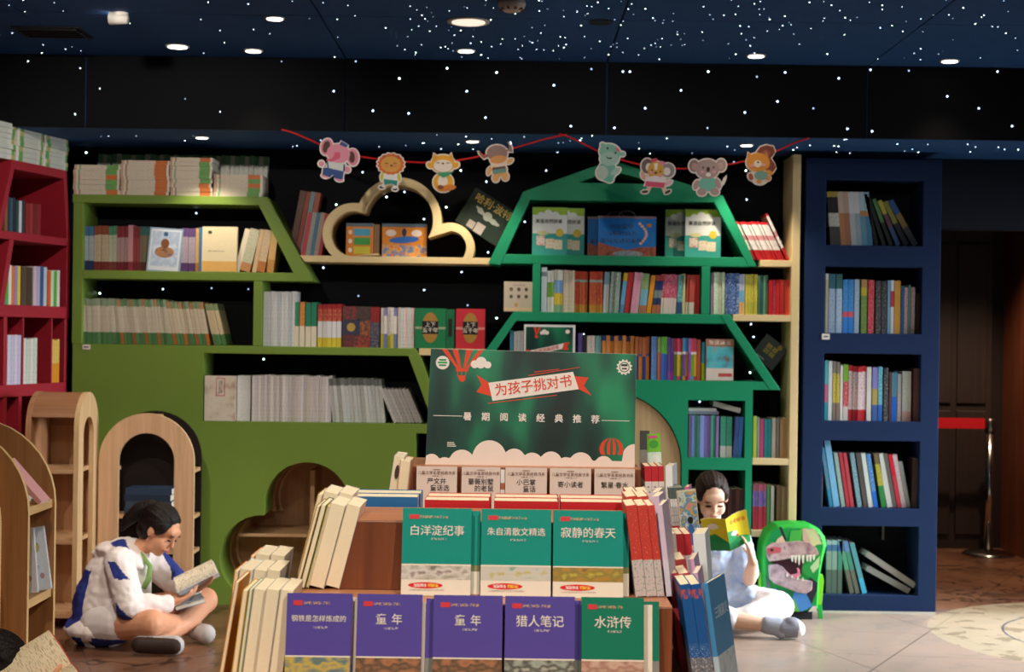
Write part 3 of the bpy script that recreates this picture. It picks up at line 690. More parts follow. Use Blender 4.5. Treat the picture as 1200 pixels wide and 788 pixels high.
row(oz['B'], 'in the row on the middle olive shelf', [
    (98, 135, 53, 11, ['.26:4f7a4c,.84:cfc6b2/b2a892,1:8aa084', '.26:5a8a58,.84:d4cbb8/b2a892,1:9aa890'], 'upright cream magazine with green foot', -2, MAGC),
    (135, 200, 53, 18, ['.26:4f7a4c,.84:cfc6b2/b2a892,1:6f9468', '.26:4f7a4c,.84:c9c0ac/b2a892,1:8aa084', '.26:a8632e,.84:cfc6b2/b2a892,1:b8875e', '.26:557f52,.84:cfc6b2/b2a892,1:6f9468'], 'leaning cream magazine with green or orange foot', -7, MAGC),
    (200, 247, 51, 11, ['.26:4f7a4c,.84:d2c6ac/b2a892,1:8a9a78', '.26:b0682e,.84:d2c6ac/b2a892,1:b8875e', '.26:557f52,.84:cfc0a4/b2a892,1:7d8f6c'], 'steeper cream magazine with coloured foot', -11, MAGC),
    (251, 266, 49, 3, '.26:55804e,.84:d6c49c/b2a892,1:8a9a70', 'last leaning cream magazine', -14, MAGC)], vb=400, depth=.19)
W3 = 'on the olive long shelf'
row(oz['B'], W3, [
    (308, 346, 64, 9, ['d3d6d8/a8adb2', 'c6cbd0/9aa0a8', 'dcdcda/b0b0ae'], 'tall white and grey volume'),
    (345, 350, 52, 1, '.46:e0d6c0,1:2f8a66', 'green and cream paperback'), (350.5, 357, 52, 1, '.46:e0d6c0,1:d08a3c/7a4a1a', 'orange and cream paperback'),
    (357.5, 371, 52, 2, '.46:e0d6c0,1:2a8060', 'dark green and cream paperback'),
    (372, 400, 50, 5, '.22:d8c23c,.60:dcdde0,.90:b22a30/e0b040,1:a02028', 'red, white and yellow volume'),
    (434, 445, 48, 1, '.62:26365f/b89a4a,1:8e2a2c', 'navy and red slipcase'),
    (446, 465, 47, 5, ['.35:c9b84a,1:e2ddd2/b0a8b8', '.35:6a7fae,.8:e0dcd4,1:8a86b8', '.3:b9b23c,1:e4e0da/c08a9a'], 'white volume with purple and yellow marks'),
    (466, 485, 47, 6, ['e8e2de/d0a0a8', 'dde4e2/9ac0b0', 'ecdcd8/c890a0'], 'thin white and pink paperback')], vb=408)
e, w_, h_ = face_book(401, 434, 48, oz['B'], YF + .03, .06, '5a3a30', 'patchwork navy and red boxed set with a gold seal', 'box set', name='boxed_set')
for (a, c, d_, f_, hx) in ((0, .0, .4, .3, '#7a2a28'), (.4, 0, 1, .28, '#a03a2c'), (0, .3, .62, .68, '#25335a'), (.62, .28, 1, .65, '#a05a2c'), (0, .68, .5, 1, '#8a2c28'), (.5, .65, 1, 1, '#4a3428')):
    plate('cover_patch', e, rect(a * w_, c * h_, d_ * w_, f_ * h_), PIC([hx, hx, '#3a2a30', hx], 60))
plate('gold_seal', e, ell(.31 * w_, .49 * h_, .022, .022), P('#b89a4a', .4), -.0012)
for (u0, u1, hx, lb) in ((486, 522, '#1f7a4c', 'green boxed set with a gold medallion and black title plate'), (534, 568, '#c22f3c', 'red boxed set with a gold medallion and black title plate')):
    e, w_, h_ = face_book(u0, u1, 47, oz['B'], YF + .02, .09, hx.lstrip('#'), lb, 'box set', name='boxed_set')
    plate('band', e, rect(0, h_ * .48, w_, h_ * .54), P('#9aa88c' if hx[1] == '1' else '#d88a80', .5)); plate('medallion', e, ell(w_ / 2, h_ * .52, w_ * .27, h_ * .38), P('#a8803c', .4), -.0012)
    plate('title_plate', e, rect(w_ * .24, h_ * .36, w_ * .76, h_ * .68), P('#1c1a1c', .5), -.0016)
    text('title', e, '四大\n名著' if 0 else '上下\n五千年', .028, P('#e8e0d0', .5), (w_ / 2, -.0019, h_ * .52), bold=.01)
    if u0 == 486:
        sp = part('side_panel', e, (w_ + .002, .002, 0), (w_ + .046, .09, h_ - .004), P('#1c6a44', .5)); part('side_label', sp, (w_ + .014, .0005, h_ * .3), (w_ + .034, .0022, h_ * .75), P('#22201c', .5))
W4 = 'in the low olive opening'
e, w_, h_ = face_book(240.5, 277, 53, oz['D'], YF + .008, .03, 'cfc0b0', 'faded pink and cream book with a red framed title, face out', 'book')
plate('cover_art', e, rect(.001, .001, w_ - .001, h_ - .001), PIC(['#a87a66', '#d8ccb8', '#e2d8c8', '#b06a70'], 9)); b = MB(); b.prism(rect(.06, .13, .107, .225), -.0014, -.0009, P('#c0506a', .5), [rect(.064, .134, .103, .221)]); b.build('title_frame', e)
plate('lettering', e, rect(.074, .145, .094, .212), INK('#d8ccb8', '#5a4048', (300, 300, 300), .5), -.0012)
row(oz['D'], W4, [(277.5, 294, 53, 1, 'd9d8d6/b8bcc4', 'thick white volume'),
    (295, 388, 54, 26, ['dcd6d2/b8aeb0', 'd2ccd0/a8a2aa', 'e2dcd4/c0b0a8', 'cfc6c6/9a9498'], 'white-spined magazine', 0, MAGC),
    (390, 452, 52, 14, ['.84:c3c8c6/98a0a0,1:6a706c', '.84:cdd0cc/a0a6a6,1:7a7c76'], 'grey dark-topped magazine', -6, MAGC),
    (462, 496, 41, 8, ['c6c2c0/8a8684', 'b8b6b4/7a7674'], 'slumped grey magazine', -24, MAGC)], vb=490, depth=.18)
W5 = 'on the cloud shelf board'
leanbooks(cb, W5, [(351, 5, 51, 9, 'b8434c', 'thin red book leaning on the cloud'), (356.3, 5, 51, 9, '8a8a86/b0b0a8', 'grey book leaning on the cloud'), (361.6, 4, 51, 9, '4a7a94', 'blue book leaning on the cloud'), (366, 5, 51, 9, '9a8478/b8a090', 'beige book leaning on the cloud'), (371, 4, 50, 9, 'a83a44', 'crimson book leaning on the cloud')])
leanbooks(cb, 'behind the row beside the cloud shelf', [(336, 7, 78, 10, '6a4a40', 'tall brown book'), (343.5, 5, 77, 10, '9a4a3a', 'tall rust book'), (349, 5, 77, 10, '7a949a', 'tall grey-blue book'), (354.5, 6, 76, 10, 'a85a48', 'tall terracotta book')], Y=YF + .16, depth=.09)
for (u0, u1, hp, hx, lb) in ((404, 436, 39, 'd9822c', 'orange boxed set with blue, green and yellow squares in the cloud shelf'), (446, 498, 39, 'd8862a', 'wide orange boxed set with two white bubbles in the cloud shelf')):
    e, w_, h_ = face_book(u0, u1, hp, cb, YF + .05, .07, hx, lb, 'box set', name='boxed_set')
    plate('top_band', e, rect(0, h_ * .9, w_, h_), P('#5a6a7a', .5))
    if u0 == 404:
        for i, c in enumerate(('#4aa0c0', '#3f9a4a', '#c9c23c')): plate('cover_square', e, rect(w_ * .28, h_ * (.62 - i * .27), w_ * .88, h_ * (.84 - i * .27)), P(c, .5)); plate('dot', e, ell(w_ * .15, h_ * (.73 - i * .27), .01, .012), P('#e8dccc', .5))
        part('side_panel', e, (w_ + .002, .004, 0), (w_ + .03, .07, h_ * .97), P('#8a6a4a', .5))
    else:
        plate('title_band', e, ell(w_ * .5, h_ * .52, w_ * .34, h_ * .1, rot=4), P('#2f6ac0', .5)); plate('cover_picture', e, rect(0, 0, w_, h_ * .36), PIC(['#c0402c', '#e0a03c', '#3f7ab0', '#d86a3a'], 30))
        for fx in (.2, .78): plate('bubble', e, ell(w_ * fx, h_ * .72, .028, .018), P('#ecdcd0', .5), -.0012)
        plate('figure', e, ell(w_ * .5, h_ * .74, .012, .022), P('#2c3a5a', .5), -.0012)
# dark book tilted on its corner between the cloud and the emerald post
def tilted(cu, cv, wpx, hpx, deg, Y, t, st, label):
    c = at(cu, cv, Y); W_, H_ = wpx * Y / F, hpx * Y / F
    e = tag(empty('book', c, (0, math.radians(deg), 0)), label, 'book')
    b = MB(); book_mesh(b, t, H_, W_, st, None, None, 'face', Matrix.Translation((-W_ / 2, 0, -H_ / 2))); b.build('book_block', e); return e, W_, H_
e, w_, h_ = tilted(571, 255, 60, 46, 31, YF + .12, .02, '26332c', 'dark green book with gold lettering tilted on its corner beside the cloud')
text('title', e, '哈利·波特', .052, P('#dcbc6c', .4), (0, -.001, h_ * .30), bold=.02)
plate('cover_art', e, union_poly((-.01, .0), [(-.05, .012, .016), (0, .004, .024), (.04, -.004, .016), (.07, -.006, .008), (-.075, .02, .006)]), P('#a8aaa4', .5))
plate('sticker', e, rect(-.075, -.095, -.035, -.055), P('#a39a98', .5)); plate('sticker', e, rect(-.03, -.1, .02, -.045), P('#b0a6a6', .5))
e, w_, h_ = tilted(902, 413, 31, 31, 37, YF + .12, .02, '4a5052', 'grey book with yellow lettering tilted on its corner by the cream post')
[plate('lettering', e, rect(-.035 + .036 * (q % 2), -.018 + .03 * (q // 2), -.005 + .036 * (q % 2), .007 + .03 * (q // 2)), INK('#4a5052', '#c4aa40', (260, 260, 260), .45)) for q in range(4)]; plate('seal', e, ell(.03, .05, .013, .013), P('#a8883a', .5)); plate('caption', e, rect(-.05, -.055, 0, -.045), P('#9aa0a0', .5))
# boxes in the emerald gable
W6 = gz['1']
def lit_box(u0, u1, Y, label, back=False):
    e, w_, h_ = face_book(u0, u1, 56, W6, Y, .03, '3fa39a', label, 'box set', name='boxed_set', group='green and white reading boxes in the gable')
    plate('white_panel', e, rect(.001, h_ * .45, w_ - .001, h_ * .86), P('#dfe4e2', .5)); plate('cloud_edge', e, union_poly((w_ * .45, h_ * .84), [(w_ * .45, h_ * .86, .022), (w_ * .65, h_ * .82, .022), (w_ * .25, h_ * .82, .02)]), P('#dfe4e2', .5), -.0014)
    plate('green_band', e, rect(.001, h_ * .84, w_ - .001, h_ - .001), P('#9cc23a', .5), -.0010)
    text('title', e, '英语自然拼读', .0235, P('#2a3a34', .5), (w_ * .47, -.0016, h_ * .7), bold=.03)
    plate('sun', e, ell(w_ * .78, h_ * .47, .021, .021), P('#d9c040', .5), -.0013)
    plate('badge', e, ell(w_ * .3, h_ * .46, .03, .012), P('#d6d49a', .5), -.0013)
    for (a, c, hx) in ((.12, .2, '#c05a5a'), (.38, .14, '#d8a868'), (.62, .12, '#d9c86a')): plate('card', e, rect(w_ * a, h_ * c, w_ * (a + .24), h_ * (c + .2)), PIC([hx, '#e8e0d0', hx], 50), -.0013)
    return e
LB = 'green, white and teal boxed reading set standing in the emerald gable'
lit_box(622, 663, YF + .04, LB); lit_box(645, 683, YF + .09, LB); lit_box(801, 843, YF + .04, LB); lit_box(778, 816, YF + .09, LB)
def blue_case(u0, u1, Y, label, full):
    e, w_, h_ = face_book(u0, u1, 44, W6, Y, .06, '1f78c8', label, 'box set', name='carry_case')
    plate('desert_picture', e, [(0, 0), (w_, 0), (w_, h_ * .25), (w_ * .75, h_ * .24), (w_ * .5, h_ * .16), (w_ * .2, h_ * .27), (0, h_ * .36)], PIC(['#8a3a24', '#b0583a', '#6a2c1c'], 30))
    plate('river', e, ell(w_ * .52, h_ * .06, w_ * .26, h_ * .08), PIC(['#b0b4b8', '#7a8a9a', '#c4b0a0'], 40), -.0012)
    for i, wd_ in enumerate((4, 5, 7)):
        for q in range(wd_): plate('lettering', e, rect(w_ * .42 + (q - wd_ / 2) * .031, h_ * (.73 - i * .19), w_ * .42 + (q - wd_ / 2) * .031 + .024, h_ * (.73 - i * .19) + .022), INK('#1f78c8', '#0f2438', (260, 260, 260), .47), -.0013)
    for i in range(9): t = i / 8 * 3.0; plate('blossom', e, ell(w_ * .72 + .035 * math.sin(t), h_ * (.86 - .065 * i), .008, .007), P('#e0b8b0', .5), -.0017)
    plate('seal', e, ell(w_ * .88, h_ * .82, .014, .01), P('#c08a4a', .5), -.0013)
    part('lid', e, (-.002, .002, h_), (w_ + .002, .06, h_ + .012), P('#8a7078', .5))
    b = MB(); b.tube([(w_ * .5 + .045 * math.cos(a), .03, h_ + .012 + .03 * math.sin(a)) for a in [i * math.pi / 10 for i in range(11)]], .004, P('#3a3c40', .4), 6); b.build('handle', e, True)
blue_case(699, 767, YF + .03, 'bright blue carry case with a desert landscape and lettering in the gable', True)
blue_case(687, 752, YF + .12, 'second blue carry case standing behind the first in the gable', False)
# red and white magazines leaning behind the emerald post
row(cz['1'], 'leaning on the upper cream shelf', [(884, 920, 45, 18, '.26:b8232a,.52:e2dcd8/c8b0b0,.64:c98a90,.93:e2dcd8/c8b0b0,1:c0262c', 'red and white magazine', -26, MAGC)], vb=300, depth=.2)
leanbooks(cz['1'], 'leaning at the end of the upper cream shelf', [(921, 3, 60, -26, '.26:b8232a,.5:e2dcd8,.62:c98a90,.95:e2dcd8,1:c0262c', 'taller red and white magazine', MAGC)])
W7 = 'on the emerald shelf under the gable'
row(gz['2'], W7, [
    (634, 641, 52, 1, '.8:dfe3ea,.9:8a94a0,1:e4e8ec', 'tall white volume with grey mark'), (641, 649, 49, 2, '.36:e0e2d4,.72:7ab04a,1:e6e8e0', 'white book with green panel'),
    (649, 659.5, 49, 3, '.18:8ab08a,.45:d8c04a,.76:7aa6d0,1:dfe0d6', 'white book with blue and yellow panels'), (660, 673, 49, 5, ['dcd0b8/b8a890', 'e2dccb/b0a48c'], 'cream paperback'),
    (673, 688.5, 48, 5, '.2:c98f3a,.74:b8452c/d88a3a,.8:9ab0a8,1:b8452c', 'rust red volume with gold foot left of the dark gap'), (690.5, 706, 48, 5, '.2:c98f3a,.74:bb4a30/e0903c,.8:9ab0a8,1:c04a30', 'rust red volume with gold foot right of the dark gap'),
    (706.5, 713, 48, 2, '.7:d2dade,1:8ab4c4', 'pale blue-topped book', 2), (713.5, 725, 48, 4, '8fa69a/d0d8cc', 'grey-green volume', 3),
    (726, 731, 47, 1, '.2:5a8ab0,.8:6fb0d8,1:d8b03c', 'sky blue book with yellow top', 6), (731.5, 738, 48, 1, 'cc3c40', 'bright red book', 6), (738.5, 748, 48, 3, ['e2a0b8', 'd88aa8/f0d0dc', 'ecc0cc'], 'pink picture book', 6),
    (748.5, 757, 47, 3, '.2:b07a5a,.6:7ab8d0,1:8aa878', 'green, blue and brown book', 5), (757.5, 763, 45, 1, 'e0962c', 'orange book', 7), (763.5, 773, 45, 2, '.22:b86a4a,.4:2c3a64,.6:7a8a8a,.85:24366a,1:a84a48', 'navy banded book', 7),
    (774, 792, 46, 6, '.4:e4d4d0,1:c4446a/e8b0b8', 'crimson book with white foot', 3), (792.5, 799, 46, 2, '.3:3a5a8a,1:3fa8b0/c0e0e0', 'turquoise book', 3), (799.5, 803, 47, 1, 'dcdca0', 'thin lime book'),
    (803.5, 813, 46, 3, '.3:e4dcd4,1:cc5a50', 'coral book with white foot', 2), (814, 820, 46, 1, 'd43a34', 'scarlet book beside the post')], vb=367)
row(gz['2'], 'on the right end of the emerald shelf', [(833, 835.5, 48, 1, 'b08ab8', 'thin lilac book')], vb=367)
W8 = 'on the middle cream shelf'
row(cz['2'], W8, [(836, 849, 49, 4, ['d3dcc4/a0b090', 'c4d2b8/90a888'], 'pale green volume'), (849.5, 866, 48, 5, ['3f66a4/c0d0e8', '2f5694/b0c4e0'], 'blue volume with white lettering'), (866, 872.5, 47, 2, '.3:d8b070,.6:7ab0d0,1:b8c0d4', 'orange and blue book'),
    (873, 887.5, 47, 4, '.3:b8b84a,1:cfc648/a8a040', 'yellow volume'), (888, 900, 46, 4, ['4f7a6a', '3a6a70', '5a9a78', '6a7a5a'], 'dark green volume'), (900.5, 927, 41, 6, ['c4242c', 'cc2f48/e08a9a', 'd03038', 'c83a3a', 'd24a38', 'd85840'], 'plain red book')], vb=368)
e, w_, h_ = face_book(590, 624, 35, gz['2'], YF + .02, .02, 'c9bdac', 'square beige picture book with small icons, face out beside the emerald post')
e.location.x -= .001
for i in range(3):
    for j in range(2): plate('icon', e, ell(w_ * (.25 + .26 * i), h_ * (.5 + .24 * j), .009, .01), PIC(['#6a5a2a', '#4a4a4a', '#a08a3a'], 60))
plate('icon', e, ell(w_ * .42, h_ * .22, .008, .01), P('#c09a3a', .5)); plate('foot_band', e, rect(.001, .001, w_ - .001, h_ * .12), P('#e0c49a', .5), -.0006); plate('title_line', e, rect(w_ * .3, h_ * .86, w_ * .75, h_ * .9), INK('#c9bdac', '#8a5a5a', (300, 300, 300), .5))
W9 = 'on the flared emerald shelf'
row(gz['3'], W9, [(597, 601, 55, 1, '4a9ac0', 'sky blue book'), (601.5, 613, 55, 3, 'd5d7da/b0b4ba', 'white volume'), (677, 682, 53, 1, '.2:b03040,1:5a4a8a', 'violet book'), (682.5, 687, 52, 1, '2a2a30', 'black book'), (687.5, 697, 51, 2, 'dcd2c4/b8a898', 'cream paperback'), (697.5, 704, 51, 2, '8ac4c8', 'aqua paperback'),
    (705, 743, 51, 8, ['.5:2c5a9a,.88:d08a44/a86a30,1:2c3a6a', '.5:2f66a8,1:cc8240/a86a30'], 'orange and blue comic'), (743.5, 761, 50, 4, ['.55:1f3f7a,1:a8643a', '.55:c0702c,.6:24508a,1:a05a38'], 'dark orange and navy comic'), (763, 770, 51, 2, '5a8ad0/90b0e0', 'cornflower blue book'),
    (770.5, 786, 50, 4, ['.65:d87a5a,1:b0c86a', '.62:3a6ac0,1:5ab04a', '.6:3f5aa8,1:6aa84a', '.2:8a4aa0,1:5a4a8a'], 'two-tone green and blue comic'), (786.5, 816, 49, 9, ['.2:c04a9a,.65:8a4ab0,1:a06ac0', '.1:3aa0c0,.62:6aa83a,.68:e0e0e0,1:d85a48', '.1:c04a4a,.62:d8a83a,.68:e0e0e0,1:d04a7a', '.1:3a70c0,.62:6a9a3a,.68:e0e0e0,1:c04a40', '.1:d08a3a,.62:7a4aa0,.68:e0e0e0,1:4aa0c8', '.1:c0507a,.62:d0a03c,.68:e0e0e0,1:5a9ad0'], 'two-tone bright comic'),
    (816.5, 821, 48, 1, 'c86a48', 'terracotta book'), (822, 826, 45, 1, '.45:a8c83a,1:3aa8d0', 'cyan and lime book')], vb=446)
e, w_, h_ = face_book(827.5, 860, 49, gz['3'], YF + .02, .02, 'a87a66', 'brown and turquoise picture book, face out on the flared emerald shelf')
plate('cover_picture', e, rect(.004, h_ * .3, w_ - .004, h_ * .82), PIC(['#7a4a34', '#4ab0c0', '#5ac0cc', '#b08a70'], 14)); plate('foot_panel', e, rect(.002, .002, w_ - .002, h_ * .3), P('#dccfc4', .5)); plate('red_strip', e, rect(w_ * .45, h_ * .1, w_ * .95, h_ * .18), P('#c0504a', .5), -.0012)
[plate('lettering', e, rect(w_ * .1 + q * .03, h_ * .86, w_ * .1 + q * .03 + .024, h_ * .86 + .024), INK('#a87a66', '#e8dccc', (260, 260, 260), .47), -.001) for q in range(4)]
# small framed copy of the poster on the flared shelf
e, w_, h_ = face_book(614, 674, 63, gz['3'], YF + .004, .012, 'e4e4e6', 'small white-framed green poster standing on the flared emerald shelf', 'poster', name='framed_poster')
m_, n_, l_, b_ = new_mat('poster_green')
def poster_mat():
    m, n, l, b = new_mat('poster_green'); tc = n.new('ShaderNodeTexCoord'); mp = n.new('ShaderNodeMapping'); mp.inputs['Rotation'].default_value = (0, .6, 0); mp.inputs['Scale'].default_value = (7, 1, 3)
    nz = n.new('ShaderNodeTexNoise'); nz.inputs['Scale'].default_value = 1; nz.inputs['Detail'].default_value = 1.5
    l.new(tc.outputs['Object'], mp.inputs[0]); l.new(mp.outputs[0], nz.inputs['Vector']); rp = n.new('ShaderNodeValToRGB'); el = rp.color_ramp.elements
    el[0].position = .38; el[0].color = (*hexc('#06231f'), 1); el[1].position = .68; el[1].color = (*hexc('#158a5c'), 1); x = el.new(.52); x.color = (*hexc('#0a4638'), 1)
    l.new(nz.outputs[0], rp.inputs[0]); l.new(rp.outputs[0], b.inputs['Base Color']); b.inputs['Roughness'].default_value = .4; return m
POSTER = poster_mat(); WHT = P('#e9dfd6', .5, .03); ORG = P('#d9472c', .5, .03)
plate('print', e, rect(.01, .01, w_ - .012, h_ - .012), POSTER)
plate('banner', e, [(.03, .115), (.2, .155), (.208, .185), (.036, .145)], WHT, -.0012); plate('ribbon', e, [(.2, .15), (.235, .152), (.225, .17), (.24, .19), (.208, .188)], ORG, -.0012); plate('ribbon', e, [(.01, .12), (.03, .115), (.036, .145), (.008, .15)], ORG, -.0012)
for a in (.05, .075): plate('balloon', e, [(a, h_ - .013), (a + .012, h_ - .013), (.068, h_ - .055), (.062, h_ - .055)], ORG, -.0012)
plate('balloon_basket', e, ell(.065, h_ - .062, .009, .008), ORG, -.0012); plate('cloud', e, union_poly((.105, h_ - .04), [(.105, h_ - .038, .013), (.12, h_ - .042, .01), (.092, h_ - .043, .009)]), WHT, -.0012); plate('logo', e, ell(w_ - .04, h_ - .035, .012, .011), WHT, -.0012)
text('banner_text', e, '为孩子挑对书', .022, ORG, (.119, -.0016, .149), (math.pi / 2, -math.radians(13), 0), bold=.01)
# small openings of the emerald bookcase and lower cream shelves
WE = 'in the upper square emerald opening'
row(gz['E'], WE, [(807, 842, 49, 11, ['a884c0', '7a8ac8', '5aa89a', '6ab0a0', '8a9ad8', '9aa8e0', '8a78c0', '9a80c8', '5aa890', '4a9a8a', 'a080c4'], 'pastel purple or teal volume'), (844, 858, 48, 2, '.28:d8dcd4,1:3aa888/80c8b0', 'teal volume with white foot'), (859, 869, 48, 2, ['5a7ac8', '4f8ad8'], 'blue volume', 3)], vb=537)
Xa, zz = at(807, 480, YF + .04).x, gz['E'] + 50 * 8.03 / F
for i, (c, w2) in enumerate((('8a96a8', 36), ('c9ccc8', 33))):
    b = MB(); book_mesh(b, .016, w2 * 8 / F, .16, c, None, None, 'spine'); o = b.build('book'); o.rotation_euler = (0, math.pi / 2, 0); o.location = (Xa, YF + .05, zz + .0165 * (i + 1)); tag(o, ('slate grey' if i == 0 else 'pale grey') + ' book lying on the pastel volumes', 'book')
b = MB(); book_mesh(b, .026, 33 * 8 / F, .16, 'd6d8d4', None, None, 'spine'); o = b.build('book'); o.rotation_euler = (0, math.pi / 2 + .25, 0); o.location = (at(838, 480, YF).x, YF + .05, zz + .071); tag(o, 'thick white book lying aslant on the teal and blue volumes', 'book')
row(gz['F'], 'in the lower square emerald opening', [(848, 872, 68, 5, ['4a2c26', '5a342c', '3f2824', '6a443a', '4a302a'], 'dark brown volume')], vb=600)
row(gz['F'], 'in the lower square emerald opening', [(808, 826, 66, 3, ['1f2024', '2a2426', '24262c'], 'black volume')], vb=600)
row(cz['3'], 'on the cream shelf above the purple volumes', [(882.5, 887, 48, 1, 'b8c050', 'yellow-green book'), (887.5, 890, 47, 1, '9aa0a0', 'thin grey book'), (890.5, 895, 45, 1, 'c44a80', 'magenta book'), (895.5, 904, 45, 2, '2f8a90', 'teal book'), (904.5, 909, 46, 1, 'cfc8bc', 'off-white book'), (909.5, 913, 46, 1, '8a8a84', 'grey book'), (913.5, 926, 46, 3, ['b0946c', 'a8885c', 'b89c70'], 'tan volume')], vb=537)
row(cz['4'], 'on the lowest visible cream shelf', [(882, 898, 53, 5, '.5:b83a4a,.85:7a5aa8/b890a0,1:b05a70', 'purple and red volume'), (898.5, 902, 51, 1, '5a9a5a', 'thin green book'), (903, 907, 51, 1, 'dcd4cc', 'white book'), (910, 926, 50, 6, ['9a7a60', '8a6e58', 'a88a70'], 'brown and tan volume')], vb=622)
# blue bookcase
Bz = [q[0] for q in bzs]
WB1 = 'in the top blue opening'
leanbooks(Bz[0], WB1, [(972 + 6.2 * i, 6, 63, -5, s, d) for i, (s, d) in enumerate((('.35:4a4a46,.6:cfcfc4/2a2a2a,.9:2a2c2e,1:b0a04a', 'first black and white volume'), ('.35:4a4a46,.6:cfcfc4/2a2a2a,.9:2a2c2e,1:b0a04a', 'second black and white volume'), ('.6:b8805a,1:c9b8a4', 'tan and grey volume'), ('.6:a8765a,1:c0aa94', 'brown and grey volume'), ('.6:b8c0c4,1:d4d8da', 'pale grey volume'), ('.6:9ab0b8,1:d4d8da', 'pale blue-grey volume'), ('.55:6a9ab0,.65:c08a5a,1:b0ccd8', 'light blue volume'), ('.55:4a86a4,.65:c08a5a,1:9ac0d4', 'sky blue volume')))]
    + [(1024, 4, 62, -13, '1f2424', 'black paperback leaning'), (1033, 4, 60, -19, '2a3230', 'charcoal paperback leaning'), (1041, 4, 58, -21, '.5:2a3430,1:5a8a5a', 'dark green paperback leaning'), (1049, 5, 57, -23.5, '.4:3a5a80,.7:6a4a5a,1:b8b04a', 'yellow and blue paperback leaning'), (1058.5, 5.5, 57, -27, '.5:2c3438,1:8a8a4a', 'olive paperback leaning'), (1068.5, 6.5, 60, -30, '.4:4a5258,.7:8a7a4a,1:3a5a90', 'grey paperback leaning furthest')], depth=.2)
row(Bz[1], 'in the second blue opening', [(967, 970.5, 70, 1, '.9:c8c09a,1:e0dccb', 'pale yellow book'), (971, 979, 69, 1, '.75:a8c0d8/5a80a8,1:3a6a7a', 'first tall light blue volume'), (979.5, 987, 69, 1, '.75:a8c0d8/5a80a8,1:3a6a6a', 'second tall light blue volume'), (987.5, 1000.5, 63, 2, '.3:3a80d0,.4:c85a6a,1:2f80c8/70b8e8', 'bright blue volume'), (1001, 1007, 63, 1, 'a0b8cc/5a7a94', 'pale blue volume'),
    (1009, 1016, 63, 1, '.7:5a8a44/c0b040,.85:b8b03a,1:b08a5a', 'green and yellow book'), (1017, 1024.5, 63, 1, 'c02c38/e0b0b4', 'red book with white lettering'), (1026, 1032.5, 62, 1, '2c2e30/b0b0b0', 'first black book with white lettering'), (1033, 1039.5, 62, 1, '2c2e30/a0a0a8', 'second black book with white lettering'), (1040, 1043, 62, 1, '7ab0d0', 'thin pale blue book'), (1043.5, 1047.5, 62, 1, '.5:d8d8dc,.8:c0505a,1:d8dce0', 'white book with red panel'), (1048, 1055.5, 62, 1, 'd8a24a', 'amber book'), (1056, 1059, 56, 1, '3a70b0', 'short blue book'), (1059.5, 1064, 55, 1, 'd0c4c4/c04a5a', 'short white and red book'), (1064.5, 1067, 57, 1, '7ab0a8', 'thin seafoam book'), (1067.5, 1072, 55, 1, 'd4c8c8/c05060', 'white book with pink lettering'), (1073, 1078, 47, 1, '3a2c28', 'short dark brown book')], vb=391, depth=.19)
row(Bz[2], 'in the third blue opening', [(966, 970, 70, 1, '.3:3a9aa8,.6:c8708a,1:5ab8c0', 'turquoise book'), (970.5, 975, 70, 1, 'd8e0e0', 'tall white book'), (975.5, 979.5, 69, 1, '.3:8a7a70,.8:d0c050/6a5a4a,1:8a8078', 'first brown and yellow volume'), (980, 984, 69, 1, '.3:8a7a70,.8:d0c050/6a5a4a,1:8a8078', 'second brown and yellow volume'), (984.5, 987.5, 64, 1, 'e0e0dc', 'slim white book'), (988, 994, 65, 1, '.25:d0c8c0,.7:c03c44/f0d0d0,1:7ab03a', 'red book with green top'), (994.5, 1015, 64, 4, '.2:c0323c,.9:e0d4d6/b82c38,1:c0323c', 'red and white volume'), (1015.5, 1021, 63, 1, 'd8d8d0', 'plain white book'), (1022, 1028.5, 63, 1, '.3:4a6aa8,.6:b0a060,1:8a88c8', 'lavender and blue book'), (1029, 1034, 63, 1, '.3:3a70c0,1:50b0c8/e0f0f4', 'cyan book with white lettering'), (1035.5, 1041, 62, 1, '2a3434/c8c8c8', 'black book with white lettering'), (1042, 1044, 58, 1, '7a4a4a', 'thin maroon book'), (1044.5, 1051, 57, 2, '.5:2f70d0,1:5a90a8', 'blue volume'), (1051.5, 1056, 55, 1, '.6:b8b4b0/c04a50,1:a8b0b0', 'grey and red book'), (1057, 1068, 58, 1, '.2:c8a8a0,1:c9cec6/9aa89a', 'thick pale grey volume'), (1070, 1077, 62, 1, '6a4a44', 'brown book')], vb=494, depth=.19)
WB4 = 'in the fourth blue opening'
